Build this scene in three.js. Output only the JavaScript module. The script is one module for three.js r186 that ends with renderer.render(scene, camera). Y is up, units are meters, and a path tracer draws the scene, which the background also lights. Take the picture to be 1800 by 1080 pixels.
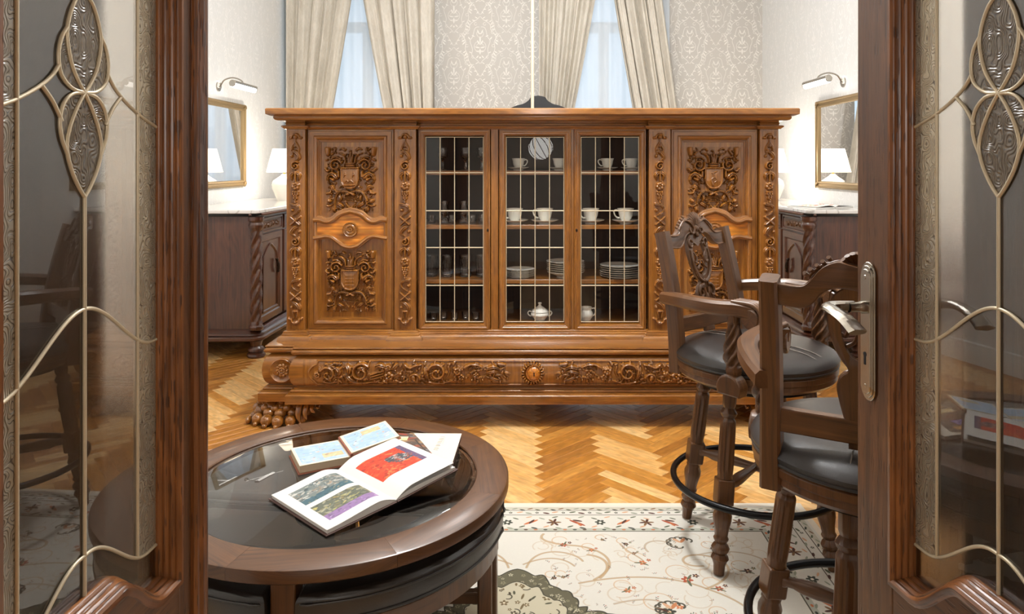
import * as THREE from 'three';
import { mergeGeometries, toCreasedNormals } from 'three/addons/utils/BufferGeometryUtils.js';
import { RoundedBoxGeometry } from 'three/addons/geometries/RoundedBoxGeometry.js';
import { RectAreaLightUniformsLib } from 'three/addons/lights/RectAreaLightUniformsLib.js';

// ------------------------------------------------------------------ camera, sky, exposure
// y is up, the camera looks along -z; "d" below is the distance from the camera plane (z = -d)
const scene = new THREE.Scene();
const renderer = new THREE.WebGLRenderer({ antialias: true });
renderer.toneMapping = THREE.LinearToneMapping;
renderer.toneMappingExposure = 1.0;
renderer.shadowMap.enabled = true;
RectAreaLightUniformsLib.init();
const FOCAL = 1280;
const camera = new THREE.PerspectiveCamera(2 * Math.atan(540 / FOCAL) * 180 / Math.PI, 1800 / 1080, 0.05, 200);
camera.position.set(0, 1.35, 0);
camera.setViewOffset(1800, 1080, -36, 250, 1800, 1080);   // shifted lens: horizon above the middle of the picture
camera.updateProjectionMatrix();
scene.background = new THREE.Color(0.68, 0.85, 1.0);        // overcast sky outside the windows
scene.backgroundIntensity = 1.2;

function lampLight(name, x, y, d, intensity, color, radius) {
  const l = new THREE.PointLight(color, intensity, 0, 2);
  l.name = name; l.position.set(x, y, -d); l.castShadow = true; l.shadow.radius = radius; l.shadow.bias = -0.001;
  scene.add(l); return l;
}

// ------------------------------------------------------------------ helpers
let seedState = 12345;
const rnd = () => { seedState = (seedState * 1664525 + 1013904223) >>> 0; return seedState / 4294967296; };
const rr = (a, b) => a + (b - a) * rnd();
const V = (x, y, z) => new THREE.Vector3(x, y, z);
const lerp = (a, b, t) => a + (b - a) * t;
const clamp = (x, a = 0, b = 1) => Math.min(b, Math.max(a, x));
const smooth = (a, b, x) => { const t = clamp((x - a) / (b - a)); return t * t * (3 - 2 * t); };
const PI = Math.PI;
const used = new Map();
function numbered(n) { const k = used.get(n) ?? 0; used.set(n, k + 1); return k ? n + '_' + String(k).padStart(3, '0') : n; }
function tag(o, label, category, group, kind) {
  if (label) o.userData.label = label;
  if (category) o.userData.category = category;
  if (group) o.userData.group = group;
  if (kind) o.userData.kind = kind;
  return o;
}
function thing(name, label, category, pos = [0, 0, 0], turn = 0, group) {
  const o = new THREE.Group(); o.name = numbered(name); o.position.set(...pos); o.rotation.y = turn; scene.add(o);
  return tag(o, label, category, group);
}
function mesh(name, geo, mat, parent, label) {
  const m = new THREE.Mesh(geo, mat); m.castShadow = true; m.receiveShadow = true;
  m.name = parent ? name : numbered(name);
  (parent ?? scene).add(m);
  if (label) m.userData.label = label;
  return m;
}
function struct(name, geo, mat) { const m = mesh(name, geo, mat); m.userData.kind = 'structure'; return m; }
function structGroup(name) { const g = new THREE.Group(); g.name = numbered(name); g.userData.kind = 'structure'; scene.add(g); return g; }
function plainGeo(g) {
  const n = g.index ? g.toNonIndexed() : g;
  for (const k of Object.keys(n.attributes)) if (!['position', 'normal', 'uv'].includes(k)) n.deleteAttribute(k);
  if (!n.attributes.normal) n.computeVertexNormals();
  if (!n.attributes.uv) n.setAttribute('uv', new THREE.BufferAttribute(new Float32Array(n.attributes.position.count * 2), 2));
  n.morphAttributes = {}; n.clearGroups();
  return n;
}
const merge = (list) => list.length === 1 ? plainGeo(list[0]) : mergeGeometries(list.map(plainGeo));
const move = (g, x, y, z) => g.translate(x, y, z);
// box-projected uv in metres, v runs along the grain axis (0 x, 1 y, 2 z)
function grain(g0, axis = 1, off = null) {
  const g = plainGeo(g0), p = g.attributes.position.array, uv = g.attributes.uv.array;
  const ou = off ?? rnd() * 7, ov = off ?? rnd() * 5;
  const a = V(), b = V(), c = V();
  for (let i = 0; i < p.length / 9; i++) {
    a.fromArray(p, i * 9); b.fromArray(p, i * 9 + 3); c.fromArray(p, i * 9 + 6);
    const n = b.clone().sub(a).cross(c.clone().sub(a));
    const m = [Math.abs(n.x), Math.abs(n.y), Math.abs(n.z)];
    let nd = m.indexOf(Math.max(...m)), va = axis;
    if (nd === axis) va = (axis + 1) % 3;
    const ua = 3 - nd - va;
    for (let k = 0; k < 3; k++) { uv[i * 6 + k * 2] = p[i * 9 + k * 3 + ua] + ou; uv[i * 6 + k * 2 + 1] = p[i * 9 + k * 3 + va] + ov; }
  }
  return g;
}
function box(w, h, d, r = 0.003, axis = 1) {
  const rad = Math.min(r, w * 0.45, h * 0.45, d * 0.45);
  return grain(rad > 0 ? new RoundedBoxGeometry(w, h, d, 1, rad) : new THREE.BoxGeometry(w, h, d), axis);
}
const boxAt = (x0, x1, y0, y1, z0, z1, r = 0.003, axis = 1) => move(box(x1 - x0, y1 - y0, z1 - z0, r, axis), (x0 + x1) / 2, (y0 + y1) / 2, (z0 + z1) / 2);
const plainBox = (x0, x1, y0, y1, z0, z1) => boxAt(x0, x1, y0, y1, z0, z1, 0);
const crease = (g, deg = 40) => toCreasedNormals(g.index ? g.toNonIndexed() : g, deg * PI / 180);
// moulding swept along a flat path [a,b]; profile [o,h]: o to the left of the path, h across it.  put(a,b,h) -> xyz
function sweep(path, closed, prof, put, deg = 38, smoothPath = false) {
  const n = path.length, dirs = [];
  const segs = closed ? n : n - 1;
  for (let i = 0; i < segs; i++) { const p = path[i], q = path[(i + 1) % n], l = Math.hypot(q[0] - p[0], q[1] - p[1]) || 1; dirs.push([(q[0] - p[0]) / l, (q[1] - p[1]) / l, l]); }
  const mit = path.map((_, i) => {
    const d1 = dirs[closed ? (i - 1 + n) % n : Math.max(0, i - 1)], d2 = dirs[closed ? i : Math.min(segs - 1, i)];
    const n1 = [-d1[1], d1[0]], n2 = [-d2[1], d2[0]], k = 1 + n1[0] * n2[0] + n1[1] * n2[1];
    return [(n1[0] + n2[0]) / Math.max(k, 0.2), (n1[1] + n2[1]) / Math.max(k, 0.2)];
  });
  const arc = [0]; for (let j = 1; j < prof.length; j++) arc.push(arc[j - 1] + Math.hypot(prof[j][0] - prof[j - 1][0], prof[j][1] - prof[j - 1][1]));
  const pos = [], uv = []; let len = rnd() * 3; const u0 = rnd() * 3;
  const pt = (i, j) => put(path[i][0] + mit[i][0] * prof[j][0], path[i][1] + mit[i][1] * prof[j][0], prof[j][1]);
  for (let i = 0; i < segs; i++) {
    const k = (i + 1) % n;
    for (let j = 0; j < prof.length - 1; j++) {
      const A = pt(i, j), B = pt(k, j), C = pt(k, j + 1), D = pt(i, j + 1);
      pos.push(...A, ...B, ...C, ...A, ...C, ...D);
      const l0 = len, l1 = len + dirs[i][2], a = arc[j] + u0, b = arc[j + 1] + u0;
      uv.push(a, l0, a, l1, b, l1, a, l0, b, l1, b, l0);
    }
    len += dirs[i][2];
  }
  const g = new THREE.BufferGeometry();
  g.setAttribute('position', new THREE.BufferAttribute(new Float32Array(pos), 3));
  g.setAttribute('uv', new THREE.BufferAttribute(new Float32Array(uv), 2));
  return toCreasedNormals(g, deg * PI / 180);
}
const frameXY = (path, prof, closed = true, deg) => sweep(path, closed, prof, (a, b, h) => [a, b, h], deg);      // closed anticlockwise: o runs inwards
const mouldXZ = (path, prof, closed = false, deg) => sweep(path, closed, prof, (a, b, h) => [a, h, b], deg);    // path left to right along a front: o runs outwards
const rectPath = (x0, x1, y0, y1) => [[x0, y0], [x1, y0], [x1, y1], [x0, y1]];
// arc of profile points
function arcPts(cx, cy, r, a0, a1, n, ry) { const out = []; for (let i = 0; i <= n; i++) { const a = (a0 + (a1 - a0) * i / n) * PI / 180; out.push([cx + r * Math.cos(a), cy + (ry ?? r) * Math.sin(a)]); } return out; }
// turned piece: profile [r,y]; flutes / twists between y0 and y1
function turned(prof, seg = 24, o = {}, deg = 42) {
  const rows = [];
  const step = o.step ?? 1e9;
  for (let i = 0; i < prof.length - 1; i++) {
    const k = Math.max(1, Math.ceil(Math.abs(prof[i + 1][1] - prof[i][1]) / step));
    for (let j = 0; j < k; j++) rows.push([lerp(prof[i][0], prof[i + 1][0], j / k), lerp(prof[i][1], prof[i + 1][1], j / k)]);
  }
  rows.push(prof[prof.length - 1]);
  const pos = [], uv = [];
  const P = (r, y, i) => {
    const a = i / seg * 2 * PI; let k = 1;
    if (o.n && y > o.y0 && y < o.y1) {
      const f = smooth(o.y0, o.y0 + o.fade, y) * (1 - smooth(o.y1 - o.fade, o.y1, y));
      const w = Math.cos(o.n * a + (o.twist ?? 0) * y);
      k = 1 - o.amp * f * (o.flute ? Math.max(0, w) ** 0.7 : 0.5 - 0.5 * Math.sign(w) * Math.abs(w) ** 0.7);
    }
    return [r * k * Math.cos(a), y, r * k * Math.sin(a)];
  };
  const rm = Math.max(...prof.map((p) => p[0])), ou = rnd(), ov = rnd();
  for (let j = 0; j < rows.length - 1; j++) for (let i = 0; i < seg; i++) {
    const [r0, y0] = rows[j], [r1, y1] = rows[j + 1];
    const A = P(r0, y0, i), B = P(r0, y0, i + 1), C = P(r1, y1, i + 1), D = P(r1, y1, i);
    const ua = i / seg * 2 * PI * rm + ou, ub = (i + 1) / seg * 2 * PI * rm + ou;
    pos.push(...A, ...D, ...C, ...A, ...C, ...B); uv.push(ua, y0 + ov, ua, y1 + ov, ub, y1 + ov, ua, y0 + ov, ub, y1 + ov, ub, y0 + ov);
  }
  const g = new THREE.BufferGeometry();
  g.setAttribute('position', new THREE.BufferAttribute(new Float32Array(pos), 3));
  g.setAttribute('uv', new THREE.BufferAttribute(new Float32Array(uv), 2));
  return toCreasedNormals(g, deg * PI / 180);
}
// round tube with a radius that changes along it
function tube(pts, rad, seg = 8, steps = 0, closed = false) {
  const curve = new THREE.CatmullRomCurve3(pts.map((p) => Array.isArray(p) ? V(...p) : p), closed, 'centripetal');
  const n = steps || pts.length * 5, fr = curve.computeFrenetFrames(n, closed), pos = [], nor = [], uv = [], idx = [];
  for (let i = 0; i <= n; i++) {
    const t = i / n, c = curve.getPointAt(t), r = typeof rad === 'function' ? rad(t) : rad;
    for (let j = 0; j <= seg; j++) {
      const a = j / seg * 2 * PI, d = fr.normals[i].clone().multiplyScalar(Math.cos(a)).addScaledVector(fr.binormals[i], Math.sin(a));
      pos.push(c.x + d.x * r, c.y + d.y * r, c.z + d.z * r); nor.push(d.x, d.y, d.z); uv.push(j / seg * 2 * PI * r, t * curve.getLength());
    }
  }
  for (let i = 0; i < n; i++) for (let j = 0; j < seg; j++) { const a = i * (seg + 1) + j, b = a + seg + 1; idx.push(a, a + 1, b, a + 1, b + 1, b); }
  if (!closed) for (const [i, s] of [[0, 1], [n, -1]]) {
    const c = curve.getPointAt(i / n), k = pos.length / 3, tg = curve.getTangentAt(i / n).multiplyScalar(-s);
    pos.push(c.x, c.y, c.z); nor.push(tg.x, tg.y, tg.z); uv.push(0, 0);
    for (let j = 0; j < seg; j++) { const a = i * (seg + 1) + j; s > 0 ? idx.push(k, a + 1, a) : idx.push(k, a, a + 1); }
  }
  const g = new THREE.BufferGeometry();
  g.setAttribute('position', new THREE.BufferAttribute(new Float32Array(pos), 3));
  g.setAttribute('normal', new THREE.BufferAttribute(new Float32Array(nor), 3));
  g.setAttribute('uv', new THREE.BufferAttribute(new Float32Array(uv), 2)); g.setIndex(idx);
  return g;
}
// bar with a section [a,b](t) (a sideways, b upwards) swept along a curve that never runs straight up
function bar(pts, section, steps = 24, deg = 40, up = V(0, 1, 0)) {
  const curve = new THREE.CatmullRomCurve3(pts.map((p) => V(...p)), false, 'centripetal'), pos = [], uv = [], rows = [];
  for (let i = 0; i <= steps; i++) {
    const t = i / steps, c = curve.getPointAt(t), T = curve.getTangentAt(t), S = T.clone().cross(up).normalize(), U = S.clone().cross(T);
    rows.push(section(t).map(([a, b]) => c.clone().addScaledVector(S, a).addScaledVector(U, b)));
  }
  const n = rows[0].length, L = curve.getLength(), ou = rnd(), ov = rnd();
  for (let i = 0; i < steps; i++) { let s = ou; for (let j = 0; j < n; j++) {
    const k = (j + 1) % n, A = rows[i][j], B = rows[i][k], C = rows[i + 1][k], D = rows[i + 1][j], ds = A.distanceTo(B);
    for (const q of [A, B, C, A, C, D]) pos.push(q.x, q.y, q.z);
    const v0 = ov + i / steps * L, v1 = ov + (i + 1) / steps * L;
    uv.push(s, v0, s + ds, v0, s + ds, v1, s, v0, s + ds, v1, s, v1); s += ds;
  } }
  for (const [row, f] of [[rows[0], 1], [rows[steps], -1]]) {
    const c = row.reduce((a, b) => a.add(b), V(0, 0, 0)).multiplyScalar(1 / n);
    for (let j = 0; j < n; j++) { const A = row[j], B = row[(j + 1) % n]; for (const q of f > 0 ? [c, B, A] : [c, A, B]) { pos.push(q.x, q.y, q.z); uv.push(q.x + q.z, q.y); } }
  }
  const g = new THREE.BufferGeometry();
  g.setAttribute('position', new THREE.BufferAttribute(new Float32Array(pos), 3));
  g.setAttribute('uv', new THREE.BufferAttribute(new Float32Array(uv), 2));
  return toCreasedNormals(g, deg * PI / 180);
}
const roundRect = (w, h, r = 0.006) => [[w / 2 - r, -h / 2], [w / 2, -h / 2 + r], [w / 2, h / 2 - r], [w / 2 - r, h / 2], [-w / 2 + r, h / 2], [-w / 2, h / 2 - r], [-w / 2, -h / 2 + r], [-w / 2 + r, -h / 2]];
function ball(x, y, z, rx, ry = rx, rz = rx, seg = 12) { return new THREE.SphereGeometry(1, seg, Math.max(6, seg * 0.7 | 0)).scale(rx, ry, rz).translate(x, y, z); }
function lathe(prof, seg = 32) { return crease(new THREE.LatheGeometry(prof.map((p) => new THREE.Vector2(Math.max(p[0], 0), p[1])), seg), 42); }
function shapeOf(pts, holes = []) {
  const s = new THREE.Shape(pts.map((p) => new THREE.Vector2(...p)));
  for (const h of holes) s.holes.push(new THREE.Path(h.map((p) => new THREE.Vector2(...p))));
  return s;
}
function curve2(pts, n = 40) { return new THREE.SplineCurve(pts.map((p) => new THREE.Vector2(...p))).getPoints(n).map((p) => [p.x, p.y]); }
const mirrorX = (pts) => [...pts, ...pts.slice(0, -1).reverse().map(([x, y]) => [-x, y])];
function slab(pts, h, bevel = 0.003, holes = [], seg = 1) {
  return new THREE.ExtrudeGeometry(shapeOf(pts, holes), { depth: h - 2 * bevel, bevelEnabled: bevel > 0, bevelThickness: bevel, bevelSize: bevel, bevelOffset: -bevel, bevelSegments: seg, curveSegments: 12 }).translate(0, 0, bevel);
}

// ------------------------------------------------------------------ carved relief as a height field
class Relief {
  constructor(w, h, cell) { this.w = w; this.h = h; this.nx = Math.round(w / cell) + 1; this.ny = Math.round(h / cell) + 1; this.cx = w / (this.nx - 1); this.cy = h / (this.ny - 1); this.H = new Float32Array(this.nx * this.ny); }
  each(x, y, R, f) {
    const i0 = Math.max(0, Math.ceil((x - R + this.w / 2) / this.cx)), i1 = Math.min(this.nx - 1, Math.floor((x + R + this.w / 2) / this.cx));
    const j0 = Math.max(0, Math.ceil((y - R + this.h / 2) / this.cy)), j1 = Math.min(this.ny - 1, Math.floor((y + R + this.h / 2) / this.cy));
    for (let j = j0; j <= j1; j++) for (let i = i0; i <= i1; i++) f(j * this.nx + i, i * this.cx - this.w / 2 - x, j * this.cy - this.h / 2 - y);
  }
  dab(x, y, rx, h, ry = rx, rot = 0, base = 0) {
    const R = Math.max(rx, ry), c = Math.cos(rot), s = Math.sin(rot);
    this.each(x, y, R, (k, dx, dy) => { const a = (dx * c + dy * s) / rx, b = (-dx * s + dy * c) / ry, q = a * a + b * b; if (q < 1) this.H[k] = Math.max(this.H[k], base + h * Math.sqrt(1 - q)); });
    return this;
  }
  cut(x, y, r, depth) { this.each(x, y, r, (k, dx, dy) => { const q = (dx * dx + dy * dy) / (r * r); if (q < 1) this.H[k] = Math.max(0, this.H[k] - depth * (1 - q)); }); return this; }
  path(pts, n) { return pts.length > 2 ? curve2(pts, n) : Array.from({ length: n + 1 }, (_, i) => [lerp(pts[0][0], pts[1][0], i / n), lerp(pts[0][1], pts[1][1], i / n)]); }
  stroke(pts, r0, r1, h, o = {}) {
    let L = 0; for (let i = 1; i < pts.length; i++) L += Math.hypot(pts[i][0] - pts[i - 1][0], pts[i][1] - pts[i - 1][1]);
    const n = Math.max(6, Math.ceil(L / (Math.min(this.cx, this.cy) * 0.8))), P = this.path(pts, n);
    P.forEach(([x, y], i) => {
      const t = i / n; let r = lerp(r0, r1, t);
      if (o.leaf) r = r0 * Math.max(0.12, Math.sin(PI * Math.pow(t, 0.75)) );
      if (o.lobes) r *= 0.72 + 0.28 * Math.abs(Math.sin(o.lobes * PI * t));
      this.dab(x, y, r, h * (o.leaf ? 0.55 + 0.45 * Math.sin(PI * t) : 1) * (0.6 + 0.4 * r / Math.max(r0, r1)), r, 0, o.base ?? 0);
    });
    if (o.vein) this.groove(pts, o.vein, h * 0.4);
    return this;
  }
  groove(pts, r, depth) {
    let L = 0; for (let i = 1; i < pts.length; i++) L += Math.hypot(pts[i][0] - pts[i - 1][0], pts[i][1] - pts[i - 1][1]);
    const n = Math.max(4, Math.ceil(L / r)), P = this.path(pts, n), mark = new Map();
    for (const [x, y] of P) this.each(x, y, r, (k, dx, dy) => { const q = (dx * dx + dy * dy) / (r * r); if (q < 1) mark.set(k, Math.max(mark.get(k) ?? 0, 1 - q)); });
    for (const [k, v] of mark) this.H[k] = Math.max(0, this.H[k] - depth * v);
    return this;
  }
  spiral(cx, cy, R, turns, a0, dir, r0, h, o = {}) {
    const pts = []; const n = Math.ceil(turns * 14);
    for (let i = 0; i <= n; i++) { const t = i / n, a = a0 + dir * turns * 2 * PI * t, r = R * (1 - 0.82 * t); pts.push([cx + r * Math.cos(a), cy + r * Math.sin(a)]); }
    this.stroke(pts, r0, r0 * 0.55, h, o); this.dab(pts[n][0], pts[n][1], r0 * 0.9, h * 1.2);
    if (o.fringe) for (let i = 0; i < n * 0.62; i += 2) { const [x, y] = pts[i], a = Math.atan2(y - cy, x - cx) + dir * 0.5; this.stroke([[x, y], [x + Math.cos(a) * r0 * 2.1, y + Math.sin(a) * r0 * 2.1]], r0 * 0.75, r0 * 0.4, h * 0.75); }
    return this;
  }
  grapes(x, y, w, n, r, h) { let row = 0; while (n > 0) { for (let i = 0; i < n; i++) this.dab(x + (i - (n - 1) / 2) * w, y - row * w * 0.85, r, h); row++; n -= row % 2 ? 0 : 1; if (row > 9) break; } return this; }
  flower(x, y, R, h, n = 5) { for (let i = 0; i < n; i++) { const a = i / n * 2 * PI + 0.3; this.dab(x + Math.cos(a) * R * 0.6, y + Math.sin(a) * R * 0.6, R * 0.48, h * 0.75); } this.cut(x, y, R * 0.42, h * 0.35); this.dab(x, y, R * 0.26, h * 1.05); return this; }
  geometry(put = (x, y, h) => [x, y, h], keep = null) {
    const { nx, ny } = this, pos = new Float32Array(nx * ny * 3), uv = new Float32Array(nx * ny * 2), idx = [];
    for (let j = 0; j < ny; j++) for (let i = 0; i < nx; i++) {
      const x = i * this.cx - this.w / 2, y = j * this.cy - this.h / 2, k = j * nx + i;
      const p = put(x, y, this.H[k]); pos.set(p, k * 3); uv[k * 2] = x; uv[k * 2 + 1] = y;
    }
    for (let j = 0; j < ny - 1; j++) for (let i = 0; i < nx - 1; i++) {
      const k = j * nx + i;
      if (keep && !keep((i + 0.5) * this.cx - this.w / 2, (j + 0.5) * this.cy - this.h / 2)) continue;
      idx.push(k, k + 1, k + nx + 1, k, k + nx + 1, k + nx);
    }
    const g = new THREE.BufferGeometry();
    g.setAttribute('position', new THREE.BufferAttribute(pos, 3)); g.setAttribute('uv', new THREE.BufferAttribute(uv, 2)); g.setIndex(idx); g.computeVertexNormals();
    return g;
  }
}

// ------------------------------------------------------------------ procedural textures
function lattice(nx, ny, seed) { const a = new Float32Array(nx * ny); let s = seed >>> 0; for (let i = 0; i < a.length; i++) { s = (s * 1664525 + 1013904223) >>> 0; a[i] = s / 4294967296; } return (x, y) => {
  const fx = ((x % 1) + 1) % 1 * nx, fy = ((y % 1) + 1) % 1 * ny, i = Math.floor(fx), j = Math.floor(fy), u = fx - i, v = fy - j;
  const su = u * u * (3 - 2 * u), sv = v * v * (3 - 2 * v), i1 = (i + 1) % nx, j1 = (j + 1) % ny, i0 = i % nx, j0 = j % ny;
  return lerp(lerp(a[j0 * nx + i0], a[j0 * nx + i1], su), lerp(a[j1 * nx + i0], a[j1 * nx + i1], su), sv); }; }
function dataTex(w, h, f, srgb, rx = 1, ry = 1) {
  const d = new Uint8Array(w * h * 4);
  for (let j = 0; j < h; j++) for (let i = 0; i < w; i++) { const c = f(i / w, j / h), k = (j * w + i) * 4; d[k] = clamp(c[0], 0, 255); d[k + 1] = clamp(c[1], 0, 255); d[k + 2] = clamp(c[2], 0, 255); d[k + 3] = 255; }
  const t = new THREE.DataTexture(d, w, h); t.magFilter = THREE.LinearFilter; t.minFilter = THREE.LinearMipmapLinearFilter; t.wrapS = t.wrapT = THREE.RepeatWrapping; t.repeat.set(rx, ry);
  if (srgb) t.colorSpace = THREE.SRGBColorSpace; t.needsUpdate = true; return t;
}
const mix3 = (a, b, t) => [lerp(a[0], b[0], t), lerp(a[1], b[1], t), lerp(a[2], b[2], t)];
// wood: tile covers su x sv metres, grain along v
function wood(seed, dark, mid, light, o = {}) {
  const su = o.su ?? 0.3, sv = o.sv ?? 1.2, W = o.W ?? 384, Hh = o.H ?? 768;
  const a = lattice(10, 3, seed), b = lattice(46, 5, seed + 7), c = lattice(190, 14, seed + 13), p = lattice(150, 40, seed + 21), q = lattice(5, 6, seed + 33), m = lattice(24, 30, seed + 41);
  const field = (u, v) => {
    const wob = q(u, v) * 0.35 + a(u, v) * 0.06;
    let g = 0.42 * b(u + wob * 0.12, v) + 0.33 * c(u + wob * 0.03, v) + 0.3 * a(u + wob * 0.2, v);
    const rings = 0.5 + 0.5 * Math.sin((u * 9 + wob * 7 + a(u, v) * 1.5) * 2 * PI);
    g = g * 0.8 + rings * 0.2 * (o.rings ?? 1);
    const pore = smooth(0.74, 0.86, p(u, v)) * (o.pores ?? 0.5);
    return [clamp(g), pore, m(u, v)];
  };
  const map = dataTex(W, Hh, (u, v) => { const [g, pore, k] = field(u, v); let col = g < 0.5 ? mix3(dark, mid, smooth(0.12, 0.5, g)) : mix3(mid, light, smooth(0.5, 0.92, g)); col = mix3(col, dark, pore * 0.75); const s = 1 + (k - 0.5) * (o.mottle ?? 0.12); return col.map((x) => x * s); }, true, 1 / su, 1 / sv);
  const bump = dataTex(W, Hh, (u, v) => { const [g, pore] = field(u, v); const h = 170 + 50 * (g - 0.5) - 130 * pore; return [h, h, h]; }, false, 1 / su, 1 / sv);
  return { map, bump };
}
function canvasTex(w, h, draw, rx = 1, ry = 1) {
  const c = document.createElement('canvas'); c.width = w; c.height = h; draw(c.getContext('2d'), w, h);
  const t = new THREE.CanvasTexture(c); t.colorSpace = THREE.SRGBColorSpace; t.wrapS = t.wrapT = THREE.RepeatWrapping; t.repeat.set(rx, ry); t.magFilter = THREE.LinearFilter; return t;
}
const std = (o) => new THREE.MeshPhysicalMaterial(o);
const hex = (r, g, b) => new THREE.Color().setRGB(r / 255, g / 255, b / 255, THREE.SRGBColorSpace);

// ------------------------------------------------------------------ materials
const tOak = wood(3, [102, 60, 18], [136, 84, 28], [160, 106, 42], { pores: 0.45 });
const tBurl = wood(91, [136, 74, 14], [176, 104, 26], [204, 134, 48], { pores: 0.25, rings: 1.6, mottle: 0.4 });
const tDoor = wood(17, [64, 36, 16], [94, 58, 30], [114, 74, 42], { pores: 1, su: 0.3 });
const tReed = wood(29, [66, 35, 15], [118, 70, 32], [152, 95, 46], { pores: 1, su: 0.3 });
const tWalnut = wood(41, [60, 35, 13], [88, 54, 24], [108, 71, 36], { pores: 0.2 });
const tTable = wood(53, [66, 37, 13], [90, 55, 24], [110, 71, 36], { pores: 0.3, rings: 0.5 });
const tMahog = wood(67, [56, 31, 21], [84, 48, 32], [104, 63, 43], { pores: 0.2 });
const WOOD = {
  oak: std({ map: tOak.map, bumpMap: tOak.bump, bumpScale: 0.0003, roughness: 0.3, clearcoat: 0.8, clearcoatRoughness: 0.14 }),
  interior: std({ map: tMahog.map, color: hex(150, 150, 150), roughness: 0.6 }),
  burl: std({ map: tBurl.map, roughness: 0.3, clearcoat: 0.5, clearcoatRoughness: 0.18 }),
  carved: std({ map: tOak.map, roughness: 0.27, clearcoat: 0.7, clearcoatRoughness: 0.15 }),
  door: std({ map: tDoor.map, bumpMap: tDoor.bump, bumpScale: 0.0006, roughness: 0.42, clearcoat: 0.2, clearcoatRoughness: 0.3 }),
  reed: std({ map: tReed.map, bumpMap: tReed.bump, bumpScale: 0.0009, roughness: 0.36, clearcoat: 0.3, clearcoatRoughness: 0.25 }),
  walnut: std({ map: tWalnut.map, bumpMap: tWalnut.bump, bumpScale: 0.0002, roughness: 0.4, clearcoat: 0.18, clearcoatRoughness: 0.18 }),
  table: std({ map: tTable.map, roughness: 0.42, clearcoat: 0.35, clearcoatRoughness: 0.16 }),
  mahogany: std({ map: tMahog.map, roughness: 0.3, clearcoat: 0.7, clearcoatRoughness: 0.14 }),
};
const nGrain = lattice(256, 256, 501), nMid = lattice(40, 40, 503), nBig = lattice(7, 7, 507);
const tPlaster = dataTex(512, 512, (u, v) => { const h = 128 + 60 * (nGrain(u, v) - 0.5) + 60 * (nMid(u, v) - 0.5); return [h, h, h]; }, false, 1, 1);
const plaster = std({ color: hex(232, 228, 219), bumpMap: tPlaster, bumpScale: 0.001, roughness: 0.8 });
const ceilingPaint = std({ color: hex(240, 238, 232), roughness: 0.9 });
const whitePaint = std({ color: hex(236, 234, 228), roughness: 0.45 });
const tLeather = dataTex(512, 512, (u, v) => { const a = nGrain(u, v), b = nMid(u * 2, v * 2); const h = 120 + 70 * (a - 0.5) + 70 * (Math.abs(b - 0.5) - 0.25); return [h, h, h]; }, false, 4, 4);
const leather = std({ color: hex(34, 27, 24), bumpMap: tLeather, bumpScale: 0.0006, roughness: 0.42, clearcoat: 0.25, clearcoatRoughness: 0.35 });
const ottomanLeather = std({ color: hex(36, 30, 26), bumpMap: tLeather, bumpScale: 0.0006, roughness: 0.36, clearcoat: 0.35, clearcoatRoughness: 0.3 });
const blackMetal = std({ color: hex(22, 22, 23), metalness: 0.6, roughness: 0.3 });
const nickel = std({ color: hex(176, 170, 160), metalness: 1, roughness: 0.22 });
const brass = std({ color: hex(168, 128, 64), metalness: 1, roughness: 0.35 });
const cameMat = std({ color: hex(205, 190, 162), metalness: 0.35, roughness: 0.38 });
const porcelain = std({ color: hex(240, 236, 224), roughness: 0.18, clearcoat: 0.6, clearcoatRoughness: 0.08 });
const crystal = std({ color: 0xffffff, transmission: 1, thickness: 0.004, ior: 1.5, roughness: 0.02 });
const paneGlass = std({ color: 0xffffff, transmission: 1, thickness: 0, ior: 1.5, roughness: 0.0 });
// ------------------------------------------------------------------ the room
const XL = -2.56, XR = 2.40, DB = 7.6, DF = 1.19, DH = 0.72, CEIL = 3.5;
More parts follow.
